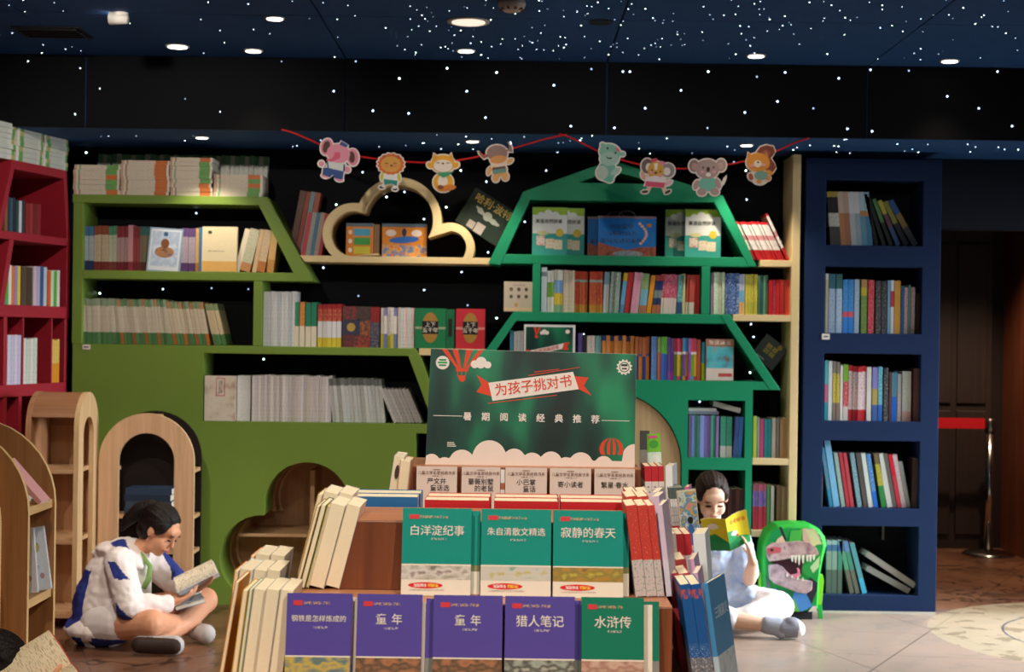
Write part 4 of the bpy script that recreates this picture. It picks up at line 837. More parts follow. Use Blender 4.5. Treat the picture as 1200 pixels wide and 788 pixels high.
leanbooks(Bz[3], WB4, [(964, 2.5, 37, 0, '8a7a6a', 'short tan booklet'), (975, 4, 70, -9, '.3:3a8ab0,1:2f90a8/c06a80', 'teal book leaning'), (980, 7, 80, -9, '7ab8e0', 'tall sky blue book leaning'), (989, 4.5, 64, -9, '8ab0a8/d0b0a0', 'pale green book leaning'), (995, 4, 64, -9, 'b83c48', 'first crimson book leaning'), (1000, 4, 64, -9, 'c04a54', 'second crimson book leaning'), (1008, 5, 64, -9, '6a98a8/c8d8d8', 'blue-green book leaning'), (1015, 5, 64, -9, '5a5450', 'dark grey book leaning'), (1021, 5, 64, -9, 'ccd8d0', 'off-white book leaning'), (1027, 5, 63, -9, '.3:2a70d0,1:3a80c8/c0d8f0', 'bright blue book leaning'), (1036, 6, 64, -9, '.4:3a8a4a,.8:b0a838/d8d060,1:7a6a4a', 'green and yellow book leaning'), (1043, 6, 64, -11, 'd2d6d0', 'plain white book leaning'), (1049, 5, 64, -11, '6a6660', 'grey book leaning'), (1055, 4.5, 63, -11, '.6:d04050,1:d8283c', 'bright red book leaning'), (1060, 5, 63, -11, 'd8c8cc/c08a90', 'pink-white book leaning'), (1065.5, 4.5, 55, -11, '9aa09c', 'grey-green book leaning last'), (1071, 6, 58, 1, '4a3c38', 'dark brown book standing at the end')], depth=.19)
WB5 = 'in the lowest blue opening'
row(Bz[4], WB5, [(968, 981, 62, 2, '.45:5a6a64,.8:8aa09a,.92:4a70a0,1:9ab8c0', 'grey-green volume standing straight'), (981.5, 987, 63, 1, '.45:5a6a64,.8:4a8a7a,.92:3a60a0,1:7ab0c0', 'green and blue volume')], vb=698, depth=.2)
leanbooks(Bz[4], WB5, [(1000.5, 5, 63, -13, '.45:6a6a60,.8:5a9a80,1:4a6aa0', 'first green volume leaning'), (1007, 5, 63, -14, '.45:6a6a60,.8:4a8a7a,1:6a8ac0', 'second green volume leaning'), (1015, 5.5, 61, -15, '.3:4ab0d8,1:5a9aa8', 'aqua volume leaning')], depth=.2)
for i, (u, v, ln, a, c, d_) in enumerate(((1064, 697, 56, -62, '8a8a86', 'grey book slid down under another'), (1070, 696, 68, -57, '9a9690', 'grey book fallen against the leaning volumes'))):
    o = book((at(u, 697, YF + .05).x, YF + .05, Bz[4] + .001 + (.018 if i else 0) * 0), 7 * 8 / F, ln * 8 / F, .17, c, f'{d_} {WB5}', lean=a)
    o.location.z = Bz[4] + .002 + (.03 if i else 0)
# red bookcase contents
def rrow(z, where, runs, inset=.015, d=.18):
    for (u0, u1, v, hp, n, st, desc) in runs:
        a0, a1 = rpx(u0, v)[0], rpx(u1, v)[0]; wd = (a0 - a1) / n
        sts = st if isinstance(st, list) else [st]
        for i in range(n):
            a = a0 - wd * i; q = RP + rdir * a + rin * inset; t = abs(wd) * .92; h = hp * q.y / F
            ang = math.atan2(-rin.y, -rin.x) + math.pi / 2      # the spine faces out of the red front
            place((q.x, q.y, z), t, h * (1 + R.uniform(-.015, .015)), d, sts[i % len(sts)], f'{desc} {where}', f'{desc}s {where}' if n > 1 else None, 0, desc, ang); NB[0] += 1
rrow(RZ['1'], 'in the red cab', [(9, 12, 272, 40, 1, '8a5a40', 'brown book'), (12, 21, 272, 40, 3, ['2a3a4a', '3a5a64', '24303a'], 'dark blue book'), (22, 32, 272, 38, 3, ['3a4a50', 'c8ccd0', '2f3a44'], 'grey or white book'), (33, 51, 273, 36, 4, ['8a2a2c', '9a3434', '7a2428'], 'dark red book')])
rrow(RZ['2'], 'on the middle red shelf', [(6, 27, 358, 46, 6, ['8a70b0', '5aa83a', 'e4e0da', 'd87a30', '9a88c0', 'e0c83c'], 'slim bright picture book'), (28, 41, 358, 45, 2, ['5a4638', '4a3c30'], 'dark brown book'), (42, 58, 358, 46, 4, ['d0b8c0', 'b0a8c8', '3a5a90', 'c0c8d0'], 'pink or blue picture book'), (59, 73, 358, 42, 4, ['d8602c', 'cfe0c0', '5ab03a', 'e0ddd4'], 'orange or green picture book')])
rrow(RZ['3'], 'in the lower red compartments', [(10, 26, 455, 58, 4, ['d4ccdc/a8a0c0', 'c4bcd8/9a94b8'], 'white and lilac volume'), (28, 45, 452, 53, 4, ['d8d6ce/a8a8a0', 'c9cdc0/98a090'], 'white and grey volume'), (62, 71, 448, 50, 3, '.45:d88f28,1:e0bc60/c88a2a', 'yellow volume')], .008)
# white-green magazines stacked on top of the red bookcase
for i, (u0, u1, n, hx) in enumerate(((-22, 20, 7, 'g'), (21, 52, 7, 'g'), (53, 82, 8, 'w'))):
    a1, a0 = rpx(u0, 190)[0], rpx(u1, 190)[0]; hgt = .022 * (8 if i == 0 else 8)
    for k in range(n):
        th = (.176 if i < 2 else .165) / n; b = MB()
        band = '6fa85a' if (k + i) % 3 else 'b8b06a'
        book_mesh(b, th * .96, (a1 - a0) * .97, .24, f'.08:{band},.2:d8dad0,.75:cfd2c8/a8b0a0,.9:{band},1:dfe0d8', 'dcded4')
        o = b.build('magazine'); q = RP + rdir * a0 + rin * (.01 + R.uniform(-.004, .008))
        ang = math.atan2(-rin.y, -rin.x) + math.pi / 2
        o.matrix_world = Matrix.Translation((q.x, q.y, RZ['T'] + .0005 + th * k)) @ Matrix.Rotation(ang, 4, 'Z') @ Matrix.Rotation(-math.pi / 2, 4, 'Y')
        tag(o, ('pale green-banded magazine lying in the tall stacks on the red bookcase'), 'magazine', 'magazines stacked on the red bookcase')
# inside the wooden bookcases
o = book((at(49, 588, 5.30).x, 5.26, .818), .016, .19, .10, 'e8a49c', 'pink picture book leaning far over on the top shelf of the wooden bookcase', lean=-42)
o = book((at(34, 588, 5.30).x - .02, 5.22, .818), .012, .16, .16, 'e6e0d4', 'white booklet under the pink picture book', lean=-48)
for i, (u, rl) in enumerate(((22, -.10), (33, -.16))):
    X0 = at(u, 690, 5.36).x; e = tag(empty('book', (X0, 5.30 + i * .05, .502 + .001), (-.06, rl, 0)), ('white picture book with small drawings, front one on the middle wooden shelf', 'white picture book leaning behind on the middle wooden shelf')[i], 'book')
    b = MB(); book_mesh(b, .014, .22, .085, 'e2e6ea', None, None, 'face'); b.build('book_block', e)
    plate('drawing', e, ell(.05, .15, .012, .018), PIC(['#5ab05a', '#d8c060', '#5a90c0'], 60)); plate('drawing', e, ell(.04, .08, .014, .008), INK('#e2e6ea', '#7a8aa0', (300, 300, 300), .48)); plate('drawing', e, ell(.06, .05, .008, .01), P('#c89a9a', .5))
for i, (u, c) in enumerate(((24, '5aa8e0'), (33, '7ab8ea'), (38, 'c8d4f0'))):
    book((at(u, 760, 5.3).x, 5.24 + .01 * i, .181), .024, .13, .16, c, ('sky blue', 'light blue', 'pale lilac')[i] + ' book on the bottom shelf of the wooden bookcase', lean=-4)
for i in range(4):
    b = MB(); book_mesh(b, .032, .23, .15, ('2c3a50', '3a4a5c', '26344a', '30425a')[i]); o = b.build('book'); o.rotation_euler = (0, math.pi / 2, 0); o.location = (-1.915 + .006 * (i % 2), 7.63, .507 + .0325 * (i + 1)); tag(o, 'dark blue book lying in the stack inside the arched bookcase', 'book', 'dark blue books inside the arched bookcase')
# ------------------------------------------------------------------ display table in the foreground
MAH = WOOD('#6e3a20', '#8c4e2c', 'z', .4, .8); MAHX = WOOD('#a8683f', '#bd7c52', 'x', .4, .8); MAHT = WOOD('#b5734a', '#c98a62', 'x', .4, .8)
tb = tag(empty('display_table', (0, 4.0, 0)), 'tiered reddish wooden display table stacked with books and a green sign', 'table')
def tpart(n, x0, x1, y0, y1, z0, z1):
    o = part(n, tb, (x0, y0 - 4, z0), (x1, y1 - 4, z1), MAH, .002); t = part(n + '_top', o, (x0 + .001, y0 - 4 + .001, z1), (x1 - .001, y1 - 4 - .001, z1 + .0015), MAHT); return o
ZB_, Z1, Z2, Z3 = .668, .8435, 1.0, 1.039
tpart('base', -.64, .505, 3.02, 5.1, 0, ZB_); tpart('lower_step', -.48, .352, 3.286, 3.945, ZB_ + .0015, Z1); tpart('rear_step', -.48, .462, 3.947, 5.0, ZB_ + .0015, Z1); tpart('front_box', -.388, .272, 3.45, 3.72, Z1 + .0015, Z2); tpart('sign_box', -.305, .378, 4.44, 4.75, Z1 + .0015, Z3)
ZB_ += .0015; Z1 += .0015; Z2 += .0015; Z3 += .0015
CREAMP = P('#efe4d0', .5, .04); SMALL = lambda bgc, ink: INK(bgc, ink, (420, 420, 260), .5)
def display_book(u0, u1, v_top, z, Y, hx, title, label, tsize, pic, lean=.16, h=None, spine='e8dcc8', group=None, badge=True, t=.022, sp=1.0):
    """colourful paperback: plain upper field with a title, picture band, white foot with a red badge"""
    X0, X1 = at(u0, 640, Y).x, at(u1, 640, Y).x; w_ = X1 - X0; h = h or (.192 if z > .8 else .202)
    e = tag(empty('book', (X0, Y, z + .0008), (-lean, 0, 0)), label, 'book', group)
    b = MB(); book_mesh(b, t, h, w_, hx, None, PAGEC, 'face'); b.build('book_block', e)
    M1 = P('#' + hx, .4, .03, 8)
    plate('white_foot', e, rect(0, 0, w_, h * .255), CREAMP); plate('picture_band', e, rect(0, h * .185, w_, h * .345), PIC(pic, 26, (1, 1, 2)), -.0012); plate('band_rule', e, rect(0, h * .345, w_, h * .36), CREAMP, -.0012)
    text('title', e, title, tsize, P('#f0e6d8', .5), (w_ * .5, -.0012, h * .735), bold=.01, spacing=sp)
    plate('red_tag', e, rect(w_ * .1, h * .875, w_ * .24, h * .925), P('#d83a40', .5)); plate('series_name', e, rect(w_ * .25, h * .885, w_ * .66, h * .915), SMALL('#' + hx, '#c9a06a'))
    plate('author', e, rect(w_ * .42, h * .635, w_ * .64, h * .66), SMALL('#' + hx, '#c9c0b8'))
    if badge:
        bd = plate('badge', e, [(w_ * .13 + x, z_) for x, z_ in ell(w_ * .22, h * .118, w_ * .25, h * .036, 24)], P('#d8262c', .4), -.0012)
        plate('badge_lettering', e, rect(w_ * .18, h * .1, w_ * .36, h * .137), INK('#d8262c', '#f8ece4', (520, 520, 420), .47), -.0016); plate('badge_lettering', e, rect(w_ * .38, h * .1, w_ * .54, h * .137), INK('#d8262c', '#f4c430', (520, 520, 420), .45), -.0016)
        plate('foot_text', e, rect(w_ * .12, h * .055, w_ * .62, h * .072), SMALL('#efe4d0', '#9a8a80'))
    return e, w_, h
teal, purp = '008f7e', '56489c'
TB2 = Z1; yT = 3.378
pl = (['#3a2a26', '#b0a894', '#d8d0c4', '#6a4a44'], ['#3f8a70', '#c9c8b8', '#d0c8b8', '#b8b03a'], ['#4a3a1c', '#b8882c', '#8a7a30', '#d0b83a'])
display_book(470.5, 552, 597, Z1, yT, teal, '白洋淀纪事', 'teal paperback titled with five characters, leftmost on the front box', .0245, pl[0])
display_book(563.5, 646, 597, Z1, yT, teal, '朱自清散文精选', 'teal paperback with a seven-character title on the front box', .0185, pl[1])
display_book(648.5, 731, 597, Z1, yT - .004, teal, '寂静的春天', 'teal paperback with a yellow landscape band next to the red spines', .0245, pl[2])
for u, lb in ((553.5, 'teal paperback standing behind the five-character title'), (655, 'teal paperback standing behind the yellow landscape band')):
    X0 = at(u - (75 if u < 600 else 0), 640, yT).x
    e = tag(empty('book', (X0, yT + .028, Z1 + .0008), (-.16, 0, 0)), lb, 'book'); b = MB(); book_mesh(b, .02, .184, .157, '.345:8a8a5a,1:' + teal, None, PAGEC, 'face'); b.build('book_block', e)
    plate('white_foot', e, rect(0, 0, .157, .05), CREAMP)
yP = 3.217
pp = ['#7a7a5a', '#5a7a80', '#c8b04a', '#8a8a78']; p2 = ['#8a5a3c', '#b0764e', '#5a4a34', '#9a6a48']; p3 = ['#8a9a8c', '#a8b0a0', '#4a4a40', '#c8c8b4']; p4 = ['#c09a80', '#d0b09a', '#a87a68', '#c8a890']
display_book(335, 411.5, 697, ZB_, yP, purp, '钢铁是怎样炼成的', 'purple paperback with an eight-character title at the table corner', .0145, pp, badge=True)
display_book(418, 494.5, 697, ZB_, yP, purp, '童 年', 'purple paperback with a two-character title, warm brown picture', .024, p2, group='purple paperbacks with a two-character title', sp=1.1)
display_book(508.5, 590, 699, ZB_, yP, purp, '童 年', 'purple paperback with a two-character title, warm brown picture', .024, p2, group='purple paperbacks with a two-character title', sp=1.1)
display_book(593, 675.5, 699, ZB_, yP, purp, '猎人笔记', 'purple paperback with a four-character title and snowy picture', .0255, p3)
display_book(683.5, 757, 700, ZB_, yP, '0d7a5c', '水浒传', 'green paperback with a three-character title among the purple ones', .0265, p4)
for u, st, lb in ((415, purp, 'purple paperback tucked behind the corner one'), (499, purp, 'purple paperback tucked behind the two-character ones'), (600, purp, 'purple paperback tucked behind the snowy picture'), (693, '0d7a5c', 'green paperback tucked behind the three-character one')):
    X0 = at(u, 740, yP).x; wd = at(82, 0, yP).x - at(0, 0, yP).x
    if u == 415: X0 -= wd * .97
    if u == 499: X0 -= wd * .02
    e = tag(empty('book', (X0, yP + .0265, ZB_ + .0008), (-.16, 0, 0)), lb, 'book'); b = MB(); book_mesh(b, .012, .19, wd, '.345:8a8a80,1:' + st if u != 415 else 'e6dac6', None, PAGEC, 'face'); b.build('book_block', e)
    if u == 499: plate('page_strip', e, rect(-.01, 0, -.001, .182), CREAMP)
    if u == 693: plate('page_strip', e, rect(wd * .78, 0, wd * .9, .183), CREAMP)
# rows standing behind the front box: only their tops show
for (u0, u1, hx, lb) in ((410, 490, '2a6aa0', 'blue-covered book standing in the slot behind the front box'), (498, 574, 'c8242a', 'red-covered book behind the five-character title'), (579, 655, 'c8242a', 'red-covered book behind the middle teal paperback'), (657, 741, 'c8242a', 'red-covered book beside the red spines, in the slot')):
    X0, X1 = at(u0, 590, 3.76).x, at(u1, 590, 3.76).x; hh = .172 + (.006 if u0 == 410 else 0)
    for k in range(2):
        b = MB(); book_mesh(b, .088, hh, X1 - X0, hx, None, PAGEC, 'face', ct=.0007); o = b.build('book'); o.location = (X0 + .002 * k, 3.745 + .089 * k, Z1 + .0006)
        tag(o, lb, 'book', lb + ', copies')
# white series on the sign box
ti = (('严文井\n　童话选', 487.5, 535), ('蔷薇别墅\n　的老鼠', 540.5, 586), ('小巴掌\n　童话', 592, 641), ('寄小读者', 644.5, 693), ('繁星·春水', 697, 744.5))
lbs = ('two-line title of three characters each', 'two-line title of four and three characters', 'two-line title of three and two characters', 'one-line four-character title', 'one-line title split by a dot')
for (tt, u0, u1), lb in zip(ti, lbs):
    Y = 4.375; X0, X1 = at(u0, 570, Y).x, at(u1, 570, Y).x; w_ = X1 - X0; h = .199
    e = tag(empty('book', (X0, Y, Z1 + .0008), (-.12, 0, 0)), 'pinkish-white book with a ' + lb + ' under the sign', 'book')
    b = MB(); book_mesh(b, .018, h, w_, 'd9c8bc', None, PAGEC, 'face'); b.build('book_block', e)
    text('series_name', e, '儿童文学名家经典书系', .0108, P('#8a6a5c', .5), (w_ * .5, -.001, h * .905), bold=.01); plate('ornament', e, ell(w_ * .5, h * .955, .012, .002), P('#a88a78', .5)); plate('author', e, rect(w_ * .38, h * .855, w_ * .66, h * .87), SMALL('#d9c8bc', '#7a5a50'))
    text('title', e, tt, .0185, P('#2c2020', .5), (w_ * .5, -.001, h * (.735 if '\n' in tt else .76)), bold=.012)
X0 = at(586.5, 570, 4.39).x; o = book((X0, 4.385, Z1), .012, .192, .1, '.7:d8d4d4,.8:a8603c,1:dcdcd8', 'thin white booklet with a brown square between the titles', rx=-.12)
# left end of the sign box: white book with dark print leaning outward
e = tag(empty('book', (at(449, 580, 4.36).x, 4.33, Z1 + .001), (0, .14, 0)), 'white book with dark print leaning at the left end of the sign box', 'book'); b = MB(); book_mesh(b, .028, .235, .15, 'e6dcd6', None, PAGEC, 'fore'); b.build('book_block', e)
plate('cover_print', e, ell(.014, .19, .006, .02), P('#4a3a3a', .5), -.001)
e = tag(empty('book', (at(461, 580, 4.37).x, 4.32, Z1 + .001), (0, .10, 0)), 'tan-covered book standing inside the leaning white one', 'book'); b = MB(); book_mesh(b, .03, .222, .15, 'c8a07c', None, PAGEC, 'fore'); b.build('book_block', e)
# left side of the front box: fore-edges to the camera, leaning in
def foreset(X, Y, z, items, lean, where, h, d=.15):
    x = X
    for i, (t, c, desc) in enumerate(items):
        a = math.radians(lean); b = MB(); book_mesh(b, t, h * (1 + .01 * (i % 2)), d, c, None, PAGEC, 'fore', ct=.0012); o = b.build('book')
        o.location = (x, Y + .006 * (i % 3), z + .001 + t * math.sin(a)); o.rotation_euler = (0, a, 0); x += t / math.cos(a) + .0012
        tag(o, f'{desc} {where}', 'book')
foreset(at(346, 690, 3.45).x, 3.44, Z1, [(.008, 'a8802c', 'thin gold-edged book'), (.012, '5a6a4a', 'thin dark green book'), (.007, 'c8b03a', 'thin yellow book'), (.034, 'd8cfc0', 'thick cream book'), (.032, 'e0d4c4', 'second thick cream book')], 14, 'leaning on the left of the front box', .192)
foreset(at(352, 690, 3.70).x, 3.63, Z1, [(.012, 'b08a3a', 'slim amber book'), (.034, 'd4cabc', 'cream paperback'), (.034, 'dcd2c4', 'wider cream paperback')], 14, 'in the second row left of the front box', .198)
foreset(at(259, 788, 3.30).x - .006, 3.30, ZB_, [(.009, 'd08a2c', 'tall orange album')], 9, 'at the left table edge', .215)
foreset(at(275, 788, 3.28).x - .006, 3.26, ZB_, [(.011, 'e0b040', 'yellow and orange album'), (.008, '8aa888', 'thin sage green book'), (.027, 'cfc6b4', 'cream-paged book'), (.028, 'd8cebc', 'second cream-paged book'), (.028, 'd4c8b6', 'third cream-paged book')], 7, 'standing beside the purple paperbacks', .203)
foreset(at(262, 788, 3.5).x, 3.48, ZB_, [(.010, 'd8882c', 'orange-covered album with photo squares'), (.03, 'd6d8d8', 'white-paged book'), (.03, 'dcd2c2', 'ivory-paged book'), (.03, 'd2c8ba', 'buff-paged book')], 7, 'in the second row at the left table edge', .21)
foreset(at(285, 788, 3.75).x, 3.68, ZB_, [(.010, 'd07a28', 'dark orange album'), (.034, 'dcd0c0', 'pale-paged book'), (.034, 'd8ccb8', 'sand-paged book')], 7, 'in the third row at the left table edge', .215)
# right side: spines to the camera, covers to the right, leaning on the steps
def spineset(X, Y, z, items, lean, where, h, d=.14, cover=None):
    x = X; last = None
    for i, (t, c, desc) in enumerate(items):
        a = math.radians(lean); b = MB(); book_mesh(b, t, h, d, c, None, PAGEC, 'spine', ct=.0012); o = b.build('book')
        tw = -.2 if i == len(items) - 1 and i > 1 and 'blue' not in desc else 0
        o.location = (x + (.004 if tw else 0), Y + .004 * i, z + .001); o.rotation_euler = (0, a, tw); x += t / math.cos(a) + .001
        tag(o, f'{desc} {where}', 'book')
    return x
rs = [(.40, INK('#d2c4be', '#8a9a90', (260, 260, 200), .56)), (1.0, INK('#cc3c2e', '#e8b0a4', (420, 420, 260), .63))]
spineset(at(745, 697, 3.40).x, 3.40, Z1, [(.024, rs, 'first red-spined book'), (.022, rs, 'second red-spined book'), (.016, rs, 'third red-spined book'), (.012, '.4:d8d0dc,1:d9c4d8', 'pale pink-covered book')], -7, 'leaning on the right of the front box', .203)
spineset(at(743, 690, 3.6).x, 3.57, Z1, [(.026, rs, 'red-spined book'), (.026, rs, 'another red-spined book'), (.02, 'd9c4d8', 'pale lilac book')], -7, 'in the second row right of the front box', .205)
spineset(at(742, 690, 3.8).x, 3.74, Z1, [(.026, rs, 'red-backed book'), (.026, 'e4d8cc', 'ivory book'), (.02, 'e0d0dc', 'pale violet book')], -7, 'in the third row right of the front box', .198)
ws = [(.30, mk('e6dcd6')), (.72, INK('#e6dcd6', '#3a3030', (330, 330, 200), .55)), (.78, mk('e6dcd6')), (1.0, mk('c43038'))]
spineset(at(757, 590, 4.46).x, 4.44, Z1, [(.019, ws, 'first red-topped white book'), (.019, ws, 'second red-topped white book'), (.016, ws, 'third red-topped white book'), (.02, 'eef0f0', 'plain white book')], -2, 'at the right end of the sign box', .203)
for i, (u0, u1, st, lb) in enumerate(((746, 757, '.3:2c2a2c,.8:a8a49c,1:5a5a58', 'dark grey magazine behind the right edge of the sign'), (757, 776, '.25:8ac84a,.8:dff0dc,1:7ac83c', 'bright green and white booklet behind the red-topped books'))):
    Y = 4.66; X0, X1 = at(u0, 530, Y).x, at(u1, 530, Y).x; e = tag(empty('booklet', (X0 + .012, Y, Z1 + .001), (-.08, -.06 if i else 0, 0)), lb, 'booklet'); b = MB(); book_mesh(b, .012, .292 - .01 * i, X1 - X0, st, None, None, 'face'); b.build('book_block', e)
    if i: plate('cover_print', e, ell(.028, .25, .014, .012), P('#4aa83a', .5)); plate('cover_print', e, ell(.03, .2, .014, .02), P('#eef6ea', .5)); plate('title_mark', e, rect(.012, .268, .04, .276), P('#e05a8a', .5))
# right ledge: magazines at the back, white books, blue books in front
spineset(at(796, 640, 4.42).x, 4.40, ZB_, [(.006, '.62:d4d6d6/9aa0a0,.66:c83038,.9:dcdcdc/8a9090,1:5a6a68', f'{n} grey magazine with a red stripe') for n in ('first', 'second', 'third', 'fourth', 'fifth', 'sixth')] + [(.012, 'd86a9a', 'pink-edged magazine')], -6, 'on the right table ledge', .322, .1)
e = tag(empty('magazine', (at(806, 640, 4.32).x, 4.28, ZB_ + .001), (-.05, -.10, .25)), 'colourful picture magazine facing out on the right table ledge', 'magazine'); b = MB(); book_mesh(b, .01, .325, .055, 'd8d0b8', None, None, 'face'); b.build('book_block', e)
plate('cover_picture', e, rect(.002, .12, .053, .32), PIC(['#8ab05a', '#e0e0d0', '#4a8ac0', '#c8b04a', '#e08aa0'], 45)); plate('figure', e, ell(.03, .2, .01, .03), P('#3f70b0', .5), -.0012); plate('figure', e, ell(.03, .24, .008, .01), P('#2c2824', .5), -.0012); plate('pink_foot', e, rect(.001, .04, .054, .12), P('#e890b8', .5), -.0012)
wq = [(.80, INK('#ece4e0', '#2c2828', (330, 330, 200), .56)), (1.0, mk('c43038'))]
spineset(at(785, 690, 3.82).x, 3.80, ZB_ + .0, [(.034, '.86:d9c8bc,1:cdbcb0', 'pinkish book'), (.018, wq, 'first white book with a red top'), (.018, wq, 'second white book with a red top'), (.03, 'eef2f2', 'broad white book')], -5, 'standing behind the blue books on the ledge', .265)
for i in range(2):
    spineset(at(798 - 4 * i, 700, 3.45 + .15 * i).x + .004, 3.45 + .135 * i, ZB_, [(.024, 'b83a40', 'red-edged book'), (.024, 'c04a4a', 'wider red-edged book'), (.014, 'd8b0d0', 'lilac-covered book')], -9, ('right behind the blue books', 'second behind the blue books', 'third behind the blue books')[i], .222 + .012 * i, .13)
bs = [(.28, INK('#6a7078', '#c8c0c0', (260, 260, 200), .55)), (.42, INK('#1f5a9a', '#a8c4dc', (420, 420, 260), .58)), (.86, mk('1f5a9a')), (.95, INK('#1f5a9a', '#d0503c', (260, 260, 60), .5)), (1.0, mk('1f5a9a'))]
spineset(at(812, 788, 3.3).x + .004, 3.30, ZB_, [(.022, bs, 'first dark blue book'), (.022, bs, 'second dark blue book')], -9, 'leaning at the right front corner of the table', .222)
e = tag(empty('book', (at(842, 788, 3.3).x - .002, 3.315, ZB_ + .001), (0, -.157, -.38)), 'light blue book with white lettering facing right at the table corner', 'book'); b = MB(); book_mesh(b, .012, .222, .15, '.28:b8ccd4,1:4a90c0', None, PAGEC, 'spine', ct=.0012); b.build('book_block', e)
e2 = text('title', e, '三国演义', .028, P('#d8eaf2', .5), (.0132, .075, .15), (math.pi / 2, 0, math.pi / 2), bold=.02); b = MB(); b.box((.0122, .002, .0), (.0128, .148, .062), PIC(['#b8ccd4', '#d8e0e0', '#9ab4c0'], 30)); b.build('cover_picture', e)
# ------------------------------------------------------------------ green sign
kz = .000583; sg = tag(empty('sign_board', (at(497.5, 546, 4.5).x, 4.5, Z3 + .0006), (-.03, TH * 0, 0)), 'green foam sign with balloon, clouds and white Chinese lettering on the table', 'sign')
def sp_(x, y): return ((x - 75) * kz, (628 - y) * kz)
def spoly(*pts): return [sp_(x, y) for x, y in pts]
prism('board', sg, spoly((78, 628), (1131, 632), (1133, 60), (98, 47)), 0, .01, P('#c9cfc8', .6))
prism('printed_face', sg, spoly((78, 627), (1131, 631), (1132, 61), (98, 48)), -.0008, 0, POSTER)
def sprint(n, poly, m, lay=1, holes=()): return prism(n, sg, poly, -.0008 - .0005 * lay, -.0008 - .0005 * (lay - 1), m, holes)
def circ(x, y, r, ry=None, n=24, **k): c = sp_(x, y); return ell(c[0], c[1], r * kz, (ry or r) * kz, n, **k)
sprint('logo_disc', [(sp_(158, 117)[0] + (36 if i % 2 else 32) * kz * math.cos(i * math.pi / 20), sp_(158, 117)[1] + (36 if i % 2 else 32) * kz * math.sin(i * math.pi / 20)) for i in range(40)], WHT)
for y in (103, 130): sprint('logo_bar', spoly((140, y + 4), (176, y + 4), (176, y - 4), (140, y - 4)), P('#2a8a5c', .5), 2)
sprint('logo_bar', spoly((134, 121), (182, 121), (182, 112), (134, 112)), P('#3aa85c', .5), 2)
for q in (((152, 48), (180, 49), (243, 146), (230, 146)), ((205, 50), (236, 50), (254, 146), (243, 146)), ((276, 51), (308, 51), (272, 146), (262, 146)), ((338, 52), (364, 52), (286, 146), (274, 146))): sprint('balloon_stripe', spoly(*q), ORG)
sprint('balloon_collar', spoly((228, 160), (285, 160), (288, 144), (226, 144)), ORG); sprint('balloon_basket', spoly((234, 180), (276, 180), (271, 206), (258, 214), (244, 206)), ORG)
for x0, x1 in ((232, 238), (253, 257), (272, 278)): sprint('balloon_rope', spoly((x0, 181), (x0 + 3, 181), (x1, 159), (x1 - 3, 159)), ORG)
def cloudp(c, cs): c = sp_(*c); return union_poly(c, [(sp_(x, y)[0], sp_(x, y)[1], r * kz) for x, y, r in cs])
sprint('cloud', cloudp((350, 118), ((320, 123, 20), (352, 112, 27), (385, 125, 18), (350, 122, 22))), WHT, 2)
sprint('banner', spoly((390, 215), (412, 306), (845, 241), (815, 154)), WHT, 2)
sprint('ribbon_tail', spoly((330, 175), (392, 214), (410, 284), (330, 262), (356, 226)), ORG); sprint('ribbon_tail', spoly((824, 176), (893, 182), (871, 222), (910, 273), (843, 240)), ORG)
for a, c in (((590, 178), (850, 131)), ((620, 160), (745, 142)), ((388, 321), (735, 273))): sprint('ribbon_line', spoly((a[0], a[1]), (a[0], a[1] - 4), (c[0], c[1] - 2), (c[0], c[1] + 1)), ORG)
c = sp_(617, 229); text('banner_text', sg, '为孩子挑对书', .0385, ORG, (c[0], -.0025, c[1]), (math.pi / 2, -math.radians(8), 0), bold=.012, spacing=.98)
for i, ch in enumerate('暑期阅读经典推荐'):
    c = sp_(287 + i * 91.9, 388 + i * .9); text('subtitle_character', sg, ch, .0255, WHT, (c[0], -.0019, c[1]), bold=.04)
for x0, x1, y in ((115, 262, 383), (962, 1103, 396)): sprint('rule_line', spoly((x0, y + 2), (x1, y + 3), (x1, y), (x0, y - 1)), WHT)
cl_ = [(78, 631), (1131, 631), (1131, 515)]
bump = [(1131, 575, 62), (975, 620, 45), (860, 618, 60), (785, 625, 42), (710, 612, 56), (615, 618, 55), (525, 600, 56), (400, 588, 84), (262, 618, 65), (175, 632, 40), (110, 618, 42)]
xs = list(range(1130, 77, -8)); top = []
for x in xs:
    ys = [y - math.sqrt(max(0, r * r - (x - cx) ** 2)) for cx, y, r in bump if abs(x - cx) < r]; top.append((x, min([600] + ys)))
sprint('cloud_bank', spoly((78, 630), (1131, 630), *top), P('#eddcd0', .55, .03), 2)
for k, (a, c) in enumerate(((-1, -.62), (-.38, -.12), (.12, .38), (.62, 1))):
    C_ = (1013, 540); pts_ = [(C_[0] + f * 60 * math.cos(t), C_[1] - 56 * math.sin(t)) for f, t in [(a, math.radians(q)) for q in range(0, 91, 15)]]
    pts_ = [(C_[0] + a * 60 * math.cos(math.radians(q)), C_[1] - 56 * math.sin(math.radians(q))) for q in range(-30, 86, 14)] + [(C_[0] + c * 60 * math.cos(math.radians(q)), C_[1] - 56 * math.sin(math.radians(q))) for q in range(82, -31, -14)]
    sprint('balloon_stripe', spoly(*pts_), ORG)
g0 = sp_(1073, 127); gear = []
for i in range(48):
    r = (40 if i % 4 in (1, 2) else 33) * kz; t = 2 * math.pi * i / 48; gear.append((g0[0] + r * math.cos(t), g0[1] + r * math.sin(t)))
sprint('emblem_ring', gear, WHT, 1, [ell(g0[0], g0[1], 26 * kz, 26 * kz, 24)]); sprint('emblem_disc', ell(g0[0], g0[1], 22 * kz, 21 * kz, 20), WHT)
sprint('emblem_mark', spoly((1056, 122), (1090, 122), (1088, 112), (1058, 112)), P('#123c34', .5), 2); sprint('emblem_mark', spoly((1060, 138), (1086, 138), (1084, 131), (1062, 131)), P('#123c34', .5), 2)
